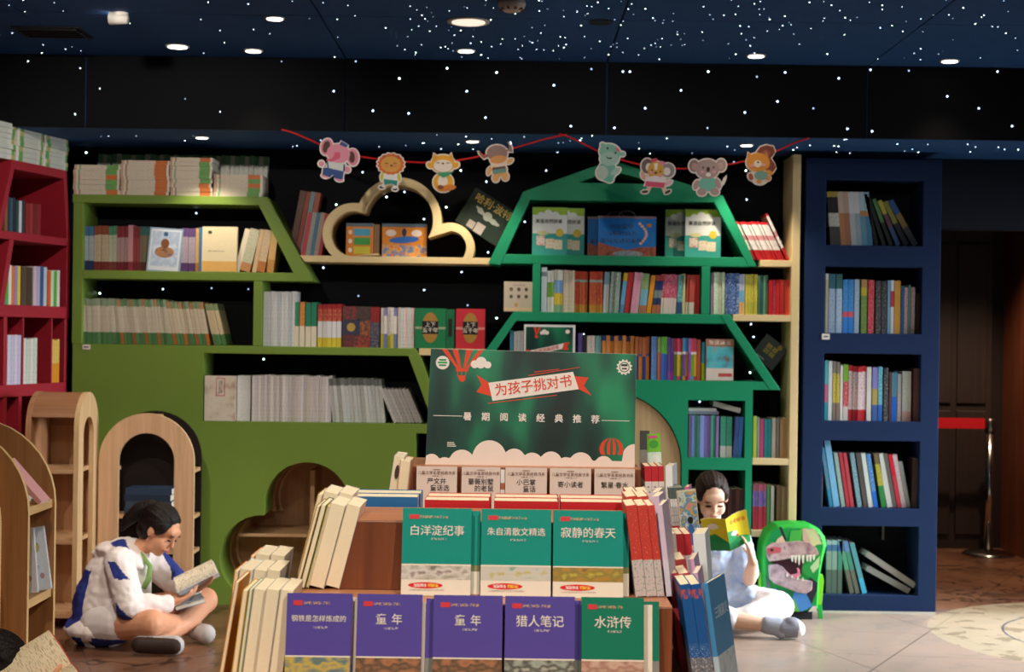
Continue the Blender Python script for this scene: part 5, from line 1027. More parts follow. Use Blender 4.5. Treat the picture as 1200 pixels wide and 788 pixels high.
for i in range(3): sprint('caption_line', spoly((187, 520 + i * 9), (222 + 5 * i, 520 + i * 9), (222 + 5 * i, 516 + i * 9), (187, 516 + i * 9)), WHT)
# ------------------------------------------------------------------ garland of animal cards under the beam
YG = YBEAM - .02; kg = YG / F
REDS = P('#c01c22', .6)
def string(uv, label):
    b = MB(); pts_ = []
    for i in range(len(uv) - 1):
        for k in range(8):
            t = k / 8; u = uv[i][0] * (1 - t) + uv[i + 1][0] * t
            p0, p1, p2, p3 = uv[max(i - 1, 0)], uv[i], uv[i + 1], uv[min(i + 2, len(uv) - 1)]
            v = .5 * (2 * p1[1] + (p2[1] - p0[1]) * t + (2 * p0[1] - 5 * p1[1] + 4 * p2[1] - p3[1]) * t * t + (3 * p1[1] - p0[1] - 3 * p2[1] + p3[1]) * t ** 3)
            pts_.append(at(u, v, YG))
    pts_.append(at(*uv[-1], YG)); b.tube(pts_, .0045, REDS, 6); o = b.build('garland_string', None, True); return tag(o, label, 'string')
string([(330, 152), (398, 178), (458, 188), (518, 190), (580, 179), (664, 158)], 'red string sagging from the beam, carrying the elephant, lion, fox and buffalo cards')
string([(655, 157), (712, 182), (768, 196), (830, 196), (893, 184), (948, 162)], 'red string sagging from the beam, carrying the hippo, ram, koala and squirrel cards')
CB = P('#efe6e0', .6, .03)
def card(u, v, label, shapes, roll=0, ks=1.0):
    """shapes: (name, polygon in zoom units relative to the centre (x right, y down), hex, layer); every shape also grows the white backing"""
    k = kg / 8.571 * ks; p = at(u, v, YG - .008); e = tag(empty('animal_card', p, (0, roll, 0)), label, 'paper card', None)
    b = MB()
    for (n, poly, hx, ly) in shapes:
        if ly == 0 or n.startswith('*'): pass
        cx_ = sum(q[0] for q in poly) / len(poly); cy_ = sum(q[1] for q in poly) / len(poly)
        g = []
        for (x, y) in poly:
            d_ = math.hypot(x - cx_, y - cy_) or 1; g.append(((x + (x - cx_) / d_ * 13) * k, -(y + (y - cy_) / d_ * 13) * k))
        if ly < 2: b.prism(g, len(b.v) * 1e-6, .0028, CB)
    b.build('card_back', e)
    for i, (n, poly, hx, ly) in enumerate(shapes):
        prism(n.lstrip('*'), e, [(x * k, -y * k) for x, y in poly], -.0024 * ly - .0001 * (i + 1), 0, P('#' + hx, .55, .06, 60))
    return e
E_ = ell
card(396, 187, 'pink elephant card in blue trousers and cap on the left string', [
    ('ear', E_(-115, -125, 58, 82, rot=15), 'e08aa0', 0), ('ear', E_(150, -25, 58, 85, rot=-5), 'e08aa0', 0), ('inner_ear', E_(-118, -125, 34, 60, rot=15), '5a3430', 1), ('inner_ear', E_(140, -25, 30, 58, rot=-5), '5a3430', 1),
    ('body', E_(-15, 70, 95, 75), 'd8dcd8', 0), ('head', E_(5, -60, 118, 95, rot=10), 'e394a8', 1), ('trunk', [(-30, -70), (25, -70), (20, -10), (-60, 25), (-115, 15), (-110, -2), (-55, -8)], 'dc5f7c', 2), ('cap', [(10, -150), (35, -185), (100, -145), (85, -120)], '3a5a94', 1),
    ('hand', E_(-165, 45, 28, 28), 'e394a8', 0), ('hand', E_(95, 100, 30, 30), 'e394a8', 0), ('trousers', [(-145, 85), (-100, 85), (60, 120), (50, 200), (-30, 190), (-50, 150), (-75, 180), (-155, 155)], '2c4c8a', 1), ('foot', E_(-125, 168, 40, 18, rot=10), 'e394a8', 0), ('foot', E_(15, 202, 40, 18, rot=10), 'e394a8', 0), ('strap', [(-110, 25), (-100, 22), (-90, 90), (-102, 90)], '2c4c8a', 2), ('strap', [(60, 50), (72, 52), (68, 120), (56, 118)], '2c4c8a', 2)])
lion = [('mane', [(q[0] * 1.0, q[1]) for q in [((140 if i % 2 else 126) * math.cos(i * math.pi / 16), -55 + (112 if i % 2 else 100) * math.sin(i * math.pi / 16)) for i in range(32)]], 'd9733a', 0), ('face', E_(0, -55, 100, 80), 'dda24e', 1), ('nose', E_(5, -40, 11, 9), '6a3a24', 2), ('eye', E_(-42, -62, 20, 4), '6a4a2a', 2), ('eye', E_(42, -62, 20, 4), '6a4a2a', 2), ('cheek', E_(-45, -38, 18, 12), 'e08a6a', 2), ('cheek', E_(45, -38, 18, 12), 'e08a6a', 2),
    ('shirt', [(-75, 50), (75, 50), (65, 110), (-65, 110)], 'e4e4e0', 0), ('arm', E_(-88, 70, 15, 42, rot=8), 'c9c84a', 0), ('arm', E_(82, 75, 15, 42, rot=-8), 'c9c84a', 0), ('trousers', [(-70, 95), (70, 110), (62, 165), (10, 140), (-62, 155)], '2f8a7c', 1), ('shoe', E_(-90, 178, 26, 14), '3a3030', 0), ('shoe', E_(45, 195, 26, 14), '3a3030', 0), ('leg', [(-70, 150), (-45, 150), (-70, 180), (-90, 172)], 'e4e4e0', 0), ('leg', [(30, 145), (60, 160), (55, 192), (28, 190)], 'e4e4e0', 0), ('ear', E_(-70, -130, 18, 16), 'c0602c', 1), ('ear', E_(75, -130, 18, 16), 'c0602c', 1)]
card(458, 199, 'round-maned orange lion card hanging before the cloud shelf', lion)
card(519, 201, 'yellow fox card with a green scarf on the left string', [
    ('head', E_(0, -75, 120, 90), 'e8b03c', 0), ('ear', [(-110, -100), (-95, -180), (-40, -140)], 'e0a23a', 0), ('ear', [(50, -145), (85, -185), (110, -100)], 'e0a23a', 0), ('arm', E_(-130, -60, 34, 26, rot=40), 'e8b03c', 0), ('arm', E_(130, -65, 34, 26, rot=-40), 'e8b03c', 0), ('muzzle', E_(0, -55, 95, 62), 'f0e4da', 1), ('eye', E_(-50, -85, 22, 4), '6a4030', 2), ('eye', E_(50, -85, 22, 4), '6a4030', 2), ('nose', E_(0, -78, 12, 9), '3a2a24', 2),
    ('body', E_(5, 110, 100, 95), 'e8b03c', 0), ('chest', E_(0, 100, 50, 65), 'f0e4da', 1), ('tail', E_(50, 165, 85, 30, rot=-8), 'd8843a', 2), ('tail_tip', E_(-20, 160, 30, 22), '8a4a34', 2), ('scarf', [(-55, 15), (60, 5), (110, 0), (60, 40), (10, 65), (-30, 45)], '4aa078', 2)])
card(583, 190, 'brown buffalo card with a striped jumper at the end of the left string', [
    ('head', E_(-5, -90, 105, 80), 'a08480', 0), ('horn', [(100, -110), (150, -100), (140, -160), (100, -195), (88, -215), (105, -185), (115, -140), (85, -120)], 'a08078', 0), ('horn', [(-90, -50), (-140, -30), (-185, -75), (-195, -105), (-175, -100), (-140, -65), (-100, -80)], 'a06a60', 0), ('muzzle', E_(20, 5, 80, 45, rot=-8), 'f0dccb', 1), ('forehead', E_(10, -25, 85, 40, rot=-8), 'e0a060', 1), ('body', E_(20, 80, 75, 70), 'ecb878', 0), ('jumper', [(-50, 60), (80, 40), (88, 100), (-45, 120)], '6aa098', 2), ('stripe', [(-50, 62), (80, 42), (82, 60), (-50, 82)], '6a4a48', 2), ('arm', E_(120, -10, 42, 22, rot=-30), 'ecb878', 0), ('arm', E_(-80, 90, 22, 45, rot=20), 'ecb878', 0), ('leg', E_(-15, 160, 34, 40), 'ecb878', 0), ('leg', E_(80, 145, 34, 40), 'ecb878', 0)])
card(714, 191, 'mint green hippo card with a pink bow at the start of the right string', [
    ('head', E_(5, -105, 110, 85, rot=15), '8ac4b0', 0), ('ear', E_(-70, -180, 22, 22), '8ac4b0', 0), ('ear', E_(130, -90, 26, 22), '8ac4b0', 0), ('muzzle', E_(0, -40, 95, 70), 'a8ccc0', 1), ('mouth', [(-40, -70), (-10, -50), (30, -55), (20, -40), (-15, -38)], '2a3230', 2), ('eye', E_(-20, -145, 9, 12), '2a3230', 2), ('eye', E_(60, -100, 9, 12), '2a3230', 2), ('bow', [(55, -165), (80, -150), (105, -125), (95, -110), (70, -125), (60, -145)], 'e06a8a', 2), ('body', E_(-20, 80, 90, 105), '7abca8', 0), ('dress', E_(-70, 100, 60, 70), 'b8c8c0', 1), ('leg', E_(65, 85, 55, 30, rot=-35), 'a8ccc0', 0), ('foot', E_(0, 165, 45, 30, rot=10), '6ab8a0', 0)])
card(769, 205, 'cream ram card with curled grey horns and a pink skirt', [
    ('horn', E_(-90, -85, 60, 75), '7a6a64', 0), ('horn', E_(115, -45, 68, 72), '9a9490', 0), ('horn_curl', E_(-75, -75, 32, 42), 'ece6e4', 1), ('horn_curl', E_(105, -35, 36, 40), 'ece6e4', 1), ('face', E_(-5, -40, 82, 95), 'e0ac4a', 1), ('blaze', [(-25, -115), (15, -115), (5, -45), (-15, -45)], 'f2ece6', 2), ('muzzle', E_(-5, 55, 95, 45), 'efe6e8', 1), ('nose', E_(-5, -18, 14, 10), '5a3a34', 2), ('eye', E_(-45, -45, 7, 9), '3a3a3a', 2), ('eye', E_(40, -30, 7, 9), '3a3a3a', 2), ('cheek', E_(-50, -20, 16, 16), 'e8a0b8', 2), ('cheek', E_(35, 10, 16, 16), 'e8a0b8', 2), ('bow', E_(-25, -145, 35, 18, rot=-15), 'e04a6a', 2), ('bow', E_(60, -120, 30, 18, rot=20), 'e88ab0', 2),
    ('arm', E_(-130, 10, 22, 45, rot=-20), 'e8b0a0', 0), ('arm', E_(120, 80, 45, 22, rot=-25), 'e8c0c8', 0), ('skirt', [(-100, 65), (90, 80), (80, 130), (-115, 115)], 'dc5a78', 1), ('leg', [(-80, 120), (-50, 125), (-75, 175), (-100, 170)], 'e8d0b0', 0), ('leg', [(60, 125), (90, 125), (110, 170), (80, 180)], 'e8d0b0', 0), ('boot', E_(-112, 172, 34, 15, rot=-5), '5a4a44', 0), ('boot', E_(118, 170, 34, 15, rot=-30), '4a4444', 0)])
card(829, 207, 'grey koala card in a turquoise romper on the right string', [
    ('ear', E_(-135, -105, 50, 62), '9a8280', 0), ('ear', E_(135, -115, 50, 62), 'b09a98', 0), ('inner_ear', E_(-130, -98, 30, 38), 'c09a94', 1), ('inner_ear', E_(130, -108, 30, 38), 'c4a8a4', 1), ('head', E_(-2, -75, 118, 98), 'b39c9a', 1), ('nose', E_(5, -70, 18, 26), '4a3228', 2), ('eye', E_(-45, -88, 8, 10), '2c2624', 2), ('eye', E_(58, -92, 8, 10), '2c2624', 2), ('chin', E_(8, -18, 26, 20), 'efe8e4', 2), ('cheek', E_(-55, -45, 20, 16), 'dca8b4', 2), ('cheek', E_(65, -48, 20, 16), 'dca8b4', 2), ('romper', E_(5, 75, 95, 75), '74bfae', 0), ('arm', E_(-110, 85, 28, 50, rot=20), 'b39c9a', 0), ('arm', E_(105, 70, 28, 55, rot=-20), 'b39c9a', 0), ('leg', E_(-55, 155, 45, 38), 'b39c9a', 0), ('leg', E_(75, 150, 45, 38), 'b39c9a', 0), ('leaf', [(140, 70), (165, 20), (190, -10), (185, 25), (170, 60), (150, 90)], 'e8e8e0', 0)])
card(893, 194, 'orange squirrel card with a big brown tail at the end of the right string', [
    ('tail', [(-60, -130), (-20, -185), (40, -205), (110, -190), (130, -140), (110, -100), (85, -75), (120, -30), (140, 20), (110, 70), (70, 90), (30, 40), (10, -80), (0, -120)], '8a4a3c', 0), ('tail_shade', [(-20, -120), (30, -160), (80, -130), (60, -80), (80, 0), (60, 40), (40, -40), (30, -90)], 'a8685c', 1), ('head', E_(-40, -30, 118, 95), 'e39c44', 1), ('ear', [(-150, -60), (-145, -130), (-95, -95)], 'd98a3c', 0), ('ear', [(20, -95), (40, -140), (60, -85)], 'd98a3c', 2), ('muzzle', E_(-45, -15, 40, 35), 'f2e6d8', 2), ('nose', E_(-42, -30, 12, 9), '4a3a30', 2), ('cheek', E_(-105, 5, 22, 16), 'eba8a8', 2), ('cheek', E_(15, -5, 22, 16), 'eba8a8', 2), ('body', E_(-20, 110, 85, 80), 'efe6dc', 0), ('jumper', E_(-10, 100, 65, 45), '7aa89c', 2), ('paw', E_(-112, 115, 24, 36, rot=-20), 'a8604a', 1), ('paw', E_(60, 125, 26, 26), 'e8a060', 1), ('paw', E_(-30, 165, 26, 20), 'e8a060', 1), ('hand', E_(75, 70, 40, 20, rot=25), 'e39c44', 2)])
# ------------------------------------------------------------------ belt barrier post in the doorway
pb = at(1158, 652, 10.25); e = tag(empty('barrier_post', (pb.x, 10.25, 0)), 'polished steel belt barrier post in the dark doorway', 'barrier')
CH = P('#b8b4ae', .18, .02, 40, 1.0)
b = MB(); b.lathe([(.17, 0), (.17, .012), (.15, .025), (.05, .035), (.03, .045), (.001, .045)], CH, 32); b.build('base', e, True)
b = MB(); b.lathe([(.028, .04), (.028, .83), (.001, .83)], CH, 20); b.build('pole', e, True)
b = MB(); b.lathe([(.032, .82), (.036, .83), (.036, .9), (.03, .915), (.001, .915)], P('#8a8682', .3, .02, 40, 1), 20); b.build('belt_head', e, True)
tag(part('barrier_belt', None, (at(1080, 497, 10.25).x, 10.244, .845), (pb.x - .036, 10.247, .915), P('#c01420', .6)), 'red belt stretched from the steel post behind the blue bookcase', 'belt')
# ------------------------------------------------------------------ backpack with a dinosaur head
kb = 7.80 / F; bo = at(926, 722, 7.80); bp_ = tag(empty('backpack', (bo.x, 7.80, 0)), 'bright green school backpack with a roaring dinosaur head, by the blue bookcase', 'backpack')
def bk(x, y): return ((x - 545) * kb / 4.378, (712 - y) * kb / 4.378)      # zoom units of the [800,560,980,740] view
out_ = [(412, 665), (400, 560), (392, 400), (398, 330), (425, 262), (470, 228), (560, 220), (640, 224), (690, 246), (722, 290), (730, 330), (712, 400), (695, 500), (690, 600), (688, 668)]
bg_ = MB(); GB = P('#2fae3c', .55, .08, 60, bump=.05); pol = [bk(*q) for q in out_]
cxb = sum(q[0] for q in pol) / len(pol); czb = sum(q[1] for q in pol) / len(pol)
rings = []
for (f, y) in ((.86, -.012), (.97, .0), (1.0, .02), (1.0, .15), (.95, .175), (.8, .185)): rings.append([(cxb + (x - cxb) * f, y, czb + (z - czb) * f) for x, z in pol])
V = [p for r_ in rings for p in r_]; n_ = len(pol); fs = []
for i in range(len(rings) - 1):
    for j in range(n_): j2 = (j + 1) % n_; fs.append((i * n_ + j, i * n_ + j2, (i + 1) * n_ + j2, (i + 1) * n_ + j))
fs.append(tuple(range(n_))[::-1]); fs.append(tuple((len(rings) - 1) * n_ + j for j in range(n_)))
bg_.add(V, fs, GB); bg_.build('bag_body', bp_, False, .004)
def bplate(n, pts_, hx, y=-.0155, th=.004, m=None): return prism(n, bp_, [bk(*q) for q in pts_], y, y + th, m or P('#' + hx, .5, .08, 50))
front = [(418, 650), (412, 400), (425, 300), (455, 255), (520, 240), (640, 242), (690, 275), (705, 330), (690, 420), (680, 520), (676, 660), (510, 672)]
bplate('front_panel', front, '1c9a44', -.0145, .003)
FA = [0]
for poly, hx in (([(440, 260), (480, 245), (520, 310), (430, 310)], '159048'), ([(478, 236), (492, 236), (520, 305), (505, 305)], '2a2a2e'), ([(540, 270), (600, 243), (560, 330)], '7ac848'), ([(600, 243), (660, 245), (690, 290), (690, 320), (640, 340), (600, 300)], 'd8b8a0'), ([(610, 245), (655, 250), (700, 320), (650, 330)], 'cfd89a'), ([(540, 255), (600, 250), (590, 320), (530, 310)], '4ab84a'), ([(470, 300), (495, 280), (512, 312), (460, 320)], 'e0c8a8'),
                 ([(580, 450), (690, 360), (695, 420), (640, 500)], '2a9a44'), ([(640, 440), (690, 380), (685, 440), (655, 470)], 'b8d8a0'), ([(420, 560), (470, 550), (500, 660), (420, 655)], '3f78b0'), ([(470, 550), (560, 570), (510, 660)], '1a7a4a'), ([(560, 570), (640, 560), (655, 640), (600, 668), (540, 640)], '4a88c8'), ([(560, 600), (590, 668), (520, 668)], '5ab048'), ([(640, 490), (680, 520), (676, 560), (650, 628), (620, 570)], '2c2a34'), ([(655, 640), (676, 640), (676, 664), (635, 668)], 'd8ccc0'), ([(412, 480), (440, 540), (420, 570)], '5a6a6a')):
    FA[0] += 1; bplate('colour_facet', poly, hx, -.0150 - .00035 * FA[0], .0006 + .00035 * FA[0])
def relief(n, pts_, hx, y, th, m=None):
    o = bplate(n, pts_, hx, y, th, m); bv = o.modifiers.new('bevel', 'BEVEL'); bv.width = .004; bv.segments = 2; bv.limit_method = 'ANGLE'; return o
SK = PIC(['#8a6a74', '#b89a94', '#c8b0a8', '#7a5f68'], 22)
relief('mouth_cavity', [(425, 415), (500, 400), (600, 400), (600, 470), (560, 500), (530, 480), (500, 440)], '3a1c24', -.0225, .009)
relief('upper_jaw', [(412, 340), (440, 318), (520, 312), (580, 306), (630, 312), (668, 340), (680, 372), (665, 378), (600, 372), (545, 392), (480, 404), (430, 412), (415, 385)], '', -.034, .019, SK)
relief('lower_jaw', [(425, 430), (470, 425), (500, 440), (530, 475), (570, 500), (620, 505), (652, 512), (650, 555), (620, 575), (575, 570), (510, 545), (455, 525), (430, 500)], '', -.030, .015, PIC(['#9a8488', '#c0a8a8', '#a89498', '#8a7478'], 22))
relief('tongue', [(470, 430), (500, 445), (540, 480), (575, 470), (570, 440), (585, 450), (590, 490), (550, 500), (500, 470)], 'd07a90', -.026, .008)
relief('eye_patch', [(415, 345), (450, 335), (490, 340), (485, 365), (440, 372), (418, 368)], 'c05a60', -.037, .004); bplate('eye', ell(440, 352, 9, 7), '2c1c1c', -.039, .003)
for i, x in enumerate((545, 562, 580, 600, 622, 638, 655)):
    L_ = (34, 40, 52, 44, 36, 38, 30)[i]; relief('tooth', [(x - 8, 380 - i), (x + 8, 378 - i), (x + 3, 378 + L_ - i), (x - 2, 378 + L_ - i)], 'e8e0cc', -.036, .006)
for i, x in enumerate((520, 545, 575, 600)): relief('tooth', [(x - 6, 486 + i * 7), (x + 6, 490 + i * 7), (x + 1, 468 + i * 7)], 'e0d4c0', -.033, .005)
bplate('logo_patch', ell(550, 650, 9, 6), 'd84a6a', -.0225, .003)
b = MB(); b.box((bk(560, 0)[0] - .02, .0, 0), (bk(660, 0)[0], .17, bk(0, 672)[1] + .004), P('#26282c', .7)); b.build('base_pad', bp_, bevel=.004)
LIME = P('#8ad838', .55, .05, 60)
for (pts_, n) in (([(690, 480), (716, 486), (722, 520), (712, 640), (690, 640)], 'side_strap'), ([(392, 478), (412, 478), (405, 560), (392, 620), (385, 560)], 'side_strap')): prism(n, bp_, [bk(*q) for q in pts_], .03, .05, LIME, bevel=.003)
prism('strap_end', bp_, [(x, max(z, .001)) for x, z in [bk(690, 640), bk(714, 640), bk(720, 732), bk(697, 732)]], .03, .042, P('#28b048', .55), bevel=.002)
# ------------------------------------------------------------------ people
class Blob:
    """tapered limbs and ellipsoids fused by a voxel remesh into one continuous surface"""
    def __init__(s): s.b = MB(); s.m = P('#ffffff', .5)
    def cap(s, p0, r0, p1, r1, n=6, seg=14):
        p0, p1 = Vector(p0), Vector(p1); ps = [p0.lerp(p1, i / n) for i in range(n + 1)]; rs = [r0 + (r1 - r0) * i / n for i in range(n + 1)]
        s.b.tube(ps, rs, s.m, seg); s.b.ellip(p0, (r0,) * 3, s.m, nu=seg, nv=8); s.b.ellip(p1, (r1,) * 3, s.m, nu=seg, nv=8); return s
    def chain(s, pts):
        for (p0, r0), (p1, r1) in zip(pts[:-1], pts[1:]): s.cap(p0, r0, p1, r1)
        return s
    def ell(s, c, r, B=None): s.b.ellip(c, r, s.m, B, 20, 12); return s
    def build(s, name, parent, mats, pick=None, voxel=.007, smooth=6, fold=0):
        o = s.b.build(name); o.data.materials.clear()
        r = o.modifiers.new('r', 'REMESH'); r.mode = 'VOXEL'; r.voxel_size = voxel; r.use_smooth_shade = True
        if smooth: q = o.modifiers.new('s', 'SMOOTH'); q.factor = .5; q.iterations = smooth
        bpy.context.view_layer.update()
        me = bpy.data.meshes.new_from_object(o.evaluated_get(bpy.context.evaluated_depsgraph_get()))
        old = o.data; o.modifiers.clear(); o.data = me; bpy.data.meshes.remove(old)
        me.materials.clear()
        for m in mats: me.materials.append(m)
        if fold:             # cloth folds
            co = []
            for v_, nv in [(v_.co.copy(), v_.normal.copy()) for v_ in me.vertices]:
                v_ += nv * fold * (noise.noise(Vector((v_.x * 16 + v_.z * 9, v_.y * 16, v_.z * 11))) + .5 * noise.noise(v_ * 42)); co += v_[:]
            me.vertices.foreach_set('co', co); me.update()
        if pick:
            for p in me.polygons: p.material_index = pick(p.center)
        me.polygons.foreach_set('use_smooth', [True] * len(me.polygons)); o.parent = parent; return o
def nrm(v): return Vector(v).normalized()
def hand(bl, W, d, n, th, curl=(.35, .5, .4), size=1.0, spread=0.0):
    """palm and five fingers: d = pointing direction, n = side the fingers curl to, th = thumb side"""
    W, d, n, th = Vector(W), nrm(d), nrm(n), nrm(th); s = size
    bl.cap(W, .019 * s, W + d * .03 * s, .02 * s); bl.cap(W + d * .045 * s + th * .016 * s, .0125 * s, W + d * .05 * s - th * .018 * s, .0125 * s); bl.cap(W + d * .02 * s + th * .012 * s, .013 * s, W + d * .062 * s + th * .022 * s, .010 * s); bl.cap(W + d * .02 * s - th * .012 * s, .013 * s, W + d * .06 * s - th * .024 * s, .009 * s)
    for i, L_ in enumerate((.030, .034, .031, .024)):
        o = (.024 - .0165 * i); p = W + d * .066 * s + th * o * s; a = 0; fd = nrm(d + th * o * spread * 20)
        for k in range(3):
            a += curl[k]; q = p + (fd * math.cos(a) + n * math.sin(a)) * L_ * s * (1, .75, .62)[k]; bl.cap(p, .0078 * s, q, .0068 * s, 3, 10); p = q
    p = W + d * .022 * s + th * .022 * s; q = p + nrm(th * .8 + d * .7 + n * .35) * .032 * s; bl.cap(p, .0105 * s, q, .0085 * s, 3, 10); bl.cap(q, .0085 * s, q + nrm(d * .9 + n * .5 + th * .15) * .026 * s, .007 * s, 3, 10)
def head_frame(f, up):
    f = nrm(f); s = f.cross(nrm(up)).normalized(); u = s.cross(f).normalized(); return Matrix((s, f, u)).transposed()
def head(bl, C, B, k=1.0):
    C = Vector(C); P_ = lambda s, f, u: C + B @ Vector((s * k, f * k, u * k)); E3 = lambda r: tuple(x * k for x in r)
    bl.ell(P_(0, -.012, .03), E3((.071, .085, .078)), B); bl.ell(P_(0, .016, -.028), E3((.058, .062, .078)), B); bl.ell(P_(0, .044, -.082), E3((.027, .028, .024)), B)
    bl.ell(P_(.03, .045, -.036), E3((.03, .03, .034)), B); bl.ell(P_(-.03, .045, -.036), E3((.03, .03, .034)), B)
    bl.cap(P_(0, .074, .008), .008 * k, P_(0, .088, -.026), .011 * k); bl.ell(P_(0, .076, -.056), E3((.021, .012, .009)), B); bl.ell(P_(0, .07, .03), E3((.05, .014, .025)), B)
    for sd in (-1, 1): bl.ell(P_(sd * .071, -.008, -.008), E3((.011, .019, .028)), B)
def face_parts(e, C, B, hairm, k=1.0, lip='#b0605a'):
    C = Vector(C)
    for sd in (-1, 1):
        b = MB(); b.ellip(C + B @ Vector((sd * .029 * k, .0745 * k, -.004 * k)), (.0155 * k, .008 * k, .0035 * k), P('#20140f', .5), B); b.build('eye', e, True)
        b = MB(); b.ellip(C + B @ Vector((sd * .03 * k, .077 * k, .021 * k)), (.019 * k, .008 * k, .0032 * k), hairm, B); b.build('eyebrow', e, True)
    b = MB(); b.ellip(C + B @ Vector((0, .084 * k, -.056 * k)), (.0185 * k, .007 * k, .0055 * k), P(lip, .45), B); b.build('mouth', e, True)
def hair_cap(bl, C, B, k=1.0):
    C = Vector(C); P_ = lambda s, f, u: C + B @ Vector((s * k, f * k, u * k)); E3 = lambda r: tuple(x * k for x in r)
    bl.ell(P_(0, -.024, .036), E3((.0795, .090, .083)), B); bl.ell(P_(0, -.05, -.02), E3((.07, .058, .062)), B)
    for sd in (-1, 1): bl.ell(P_(sd * .06, -.0, .03), E3((.022, .045, .045)), B)
    for i in range(11):                 # locks combed from the hairline to the back of the head
        a = -1.25 + 2.5 * i / 10; pts_ = []
        for j in range(7):
            q = j / 6; el_ = .80 + q * 1.8; cr_ = math.cos(el_); pts_.append((P_(.0795 * math.sin(a) * math.sin(el_), -.024 + .09 * cr_, .036 + .083 * math.cos(a) * math.sin(el_)), (.004 + .0015 * (i % 3)) * k))
        bl.chain(pts_)
SKIN = P('#e0a07c', .5, .06, 40); SKINR = P('#f0c4a8', .5, .05, 40); HAIR = P('#19110e', .55, .4, 90, bump=.6); HAIRB = P('#2c1c15', .55, .4, 90, bump=.6)
# --- girl in the white and navy jacket, cross-legged at the left
g = at(120, 752, 6.98); gl = tag(empty('person', (g.x, 6.98, 0)), 'girl in a white jacket with navy stripes, cross-legged reading a book by the arches', 'person')
C = (.262, -.02, .515); Bh = head_frame((.78, -.24, -.52), (.45, 0, .9))
bl = Blob(); head(bl, C, Bh, .98); bl.cap((.14, .0, .41), .045, (.225, -.005, .475), .042)
bl.chain([((.02, 0, .13), .12), ((.06, 0, .27), .115), ((.12, 0, .38), .09)])
for s_ in (-1, 1): bl.cap((.12, 0, .39), .06, (.12, s_ * .11, .385), .05)
NK, FK = (.275, -.235, .135), (.425, .19, .165)
bl.chain([((.02, -.09, .10), .085), (NK, .062)]); bl.chain([((.02, .09, .10), .085), (FK, .062)])
bl.chain([(NK, .058), ((.34, -.02, .085), .05), ((.405, .08, .06), .034)]); bl.chain([(FK, .058), ((.38, .0, .10), .05), ((.30, -.17, .06), .034)])
NS, NE, NW = (.105, -.135, .385), (.175, -.215, .20), (.335, -.125, .205); FS, FE, FW = (.16, .125, .385), (.30, .205, .23), (.40, .09, .235)
bl.chain([(NS, .045), (NE, .036), (NW, .024)]); bl.chain([(FS, .045), (FE, .036), (FW, .024)])
hand(bl, NW, (.09, .035, .028), (0, .2, 1), (.1, .9, -.1), (.25, .5, .5), .95); hand(bl, FW, (.06, -.06, .02), (.2, .1, 1), (.6, -.6, .3), (.3, .5, .4), .95)
bl.build('body', gl, [SKIN], None, .0055, 5)
face_parts(gl, C, Bh, HAIR, .98)
bh = Blob(); hair_cap(bh, C, Bh, .99); Cv = Vector(C); pt = Cv + Bh @ Vector((0, -.105, .06))
bh.chain([(pt, .034), (pt + Vector((-.05, 0, -.015)), .036), (pt + Vector((-.10, 0, -.06)), .03), (pt + Vector((-.135, .01, -.105)), .014)])
bh.build('hair', gl, [HAIR], None, .005, 5)
JW = P('#efe2dc', .7, .06, 14, bump=.25); JN = P('#2c3a86', .7, .08, 30)
jk = Blob(); jk.chain([((.0, 0, .09), .145), ((.02, 0, .2), .148), ((.055, 0, .30), .14), ((.105, 0, .375), .105)])
for s_, S_, E_2, W_ in ((-1, NS, NE, NW), (1, FS, FE, FW)):
    jk.cap((.10, 0, .375), .085, S_, .07); w3 = Vector(E_2).lerp(Vector(W_), .88); jk.chain([(S_, .072), (E_2, .062), (tuple(w3), .042)])
jk.cap((.085, 0, .425), .06, (.13, -.03, .41), .055); jk.ell((.02, -.03, .435), (.05, .08, .025)); jk.cap((.02, -.08, .43), .022, (-.03, -.05, .415), .014); jk.ell((-.02, .0, .075), (.15, .19, .07)); jk.ell((.02, -.05, .07), (.09, .13, .06))
jk.cap((.09, -.05, .445), .028, (.185, -.075, .36), .018); jk.cap((.1, .05, .45), .028, (.2, .05, .38), .018)
def jpick(c):
    x, y, z = c
    if x < -.055 + .18 * max(0, z - .2) and .09 < z < .34 and y < .05 and (x + .15 * y) > -.2 and -.13 < y: return 1
    if .12 < x < .20 and -.30 < y < -.19 and .145 < z < .225 and (x - .12) * .9 + (z - .145) < .085: return 1
    if y < -.15 and .325 < z < .40 and .09 < x + .5 * (z - .36) < .125 + .4 * (.40 - z): return 1
    if .055 < x + .5 * y + .03 < .12 and -.12 < y < -.02 and z > .44: return 1
    if x > .2 and y > .12 and .27 < z < .40: return 1
    if z < .055 and x > -.10 and y < -.05 and math.sin(x * 60) > -.2: return 1
    return 0
jk.build('jacket', gl, [JW, JN], jpick, .0065, 4, .008)
sh = Blob(); sh.cap((.145, .0, .375), .075, (.12, 0, .2), .10); sh.build('t_shirt', gl, [P('#e6e4de', .7, .05, 30)], None, .008, 3)
b = MB(); b.tube([(.18, -.05, .42), (.225, -.055, .36), (.22, -.06, .30), (.20, -.07, .26)], [.006, .012, .014, .012], P('#7fa05a', .6), 8); b.build('lanyard', gl, True)
st = Blob(); st.chain([((.02, -.09, .10), .10), ((.10, -.135, .115), .093)]); st.chain([((.02, .09, .10), .10), ((.12, .12, .12), .09)]); st.build('shorts', gl, [P('#e6dcd8', .7), JN], lambda c: 1 if (c.z < .055 and c.x > -.02) else 0, .008, 3)
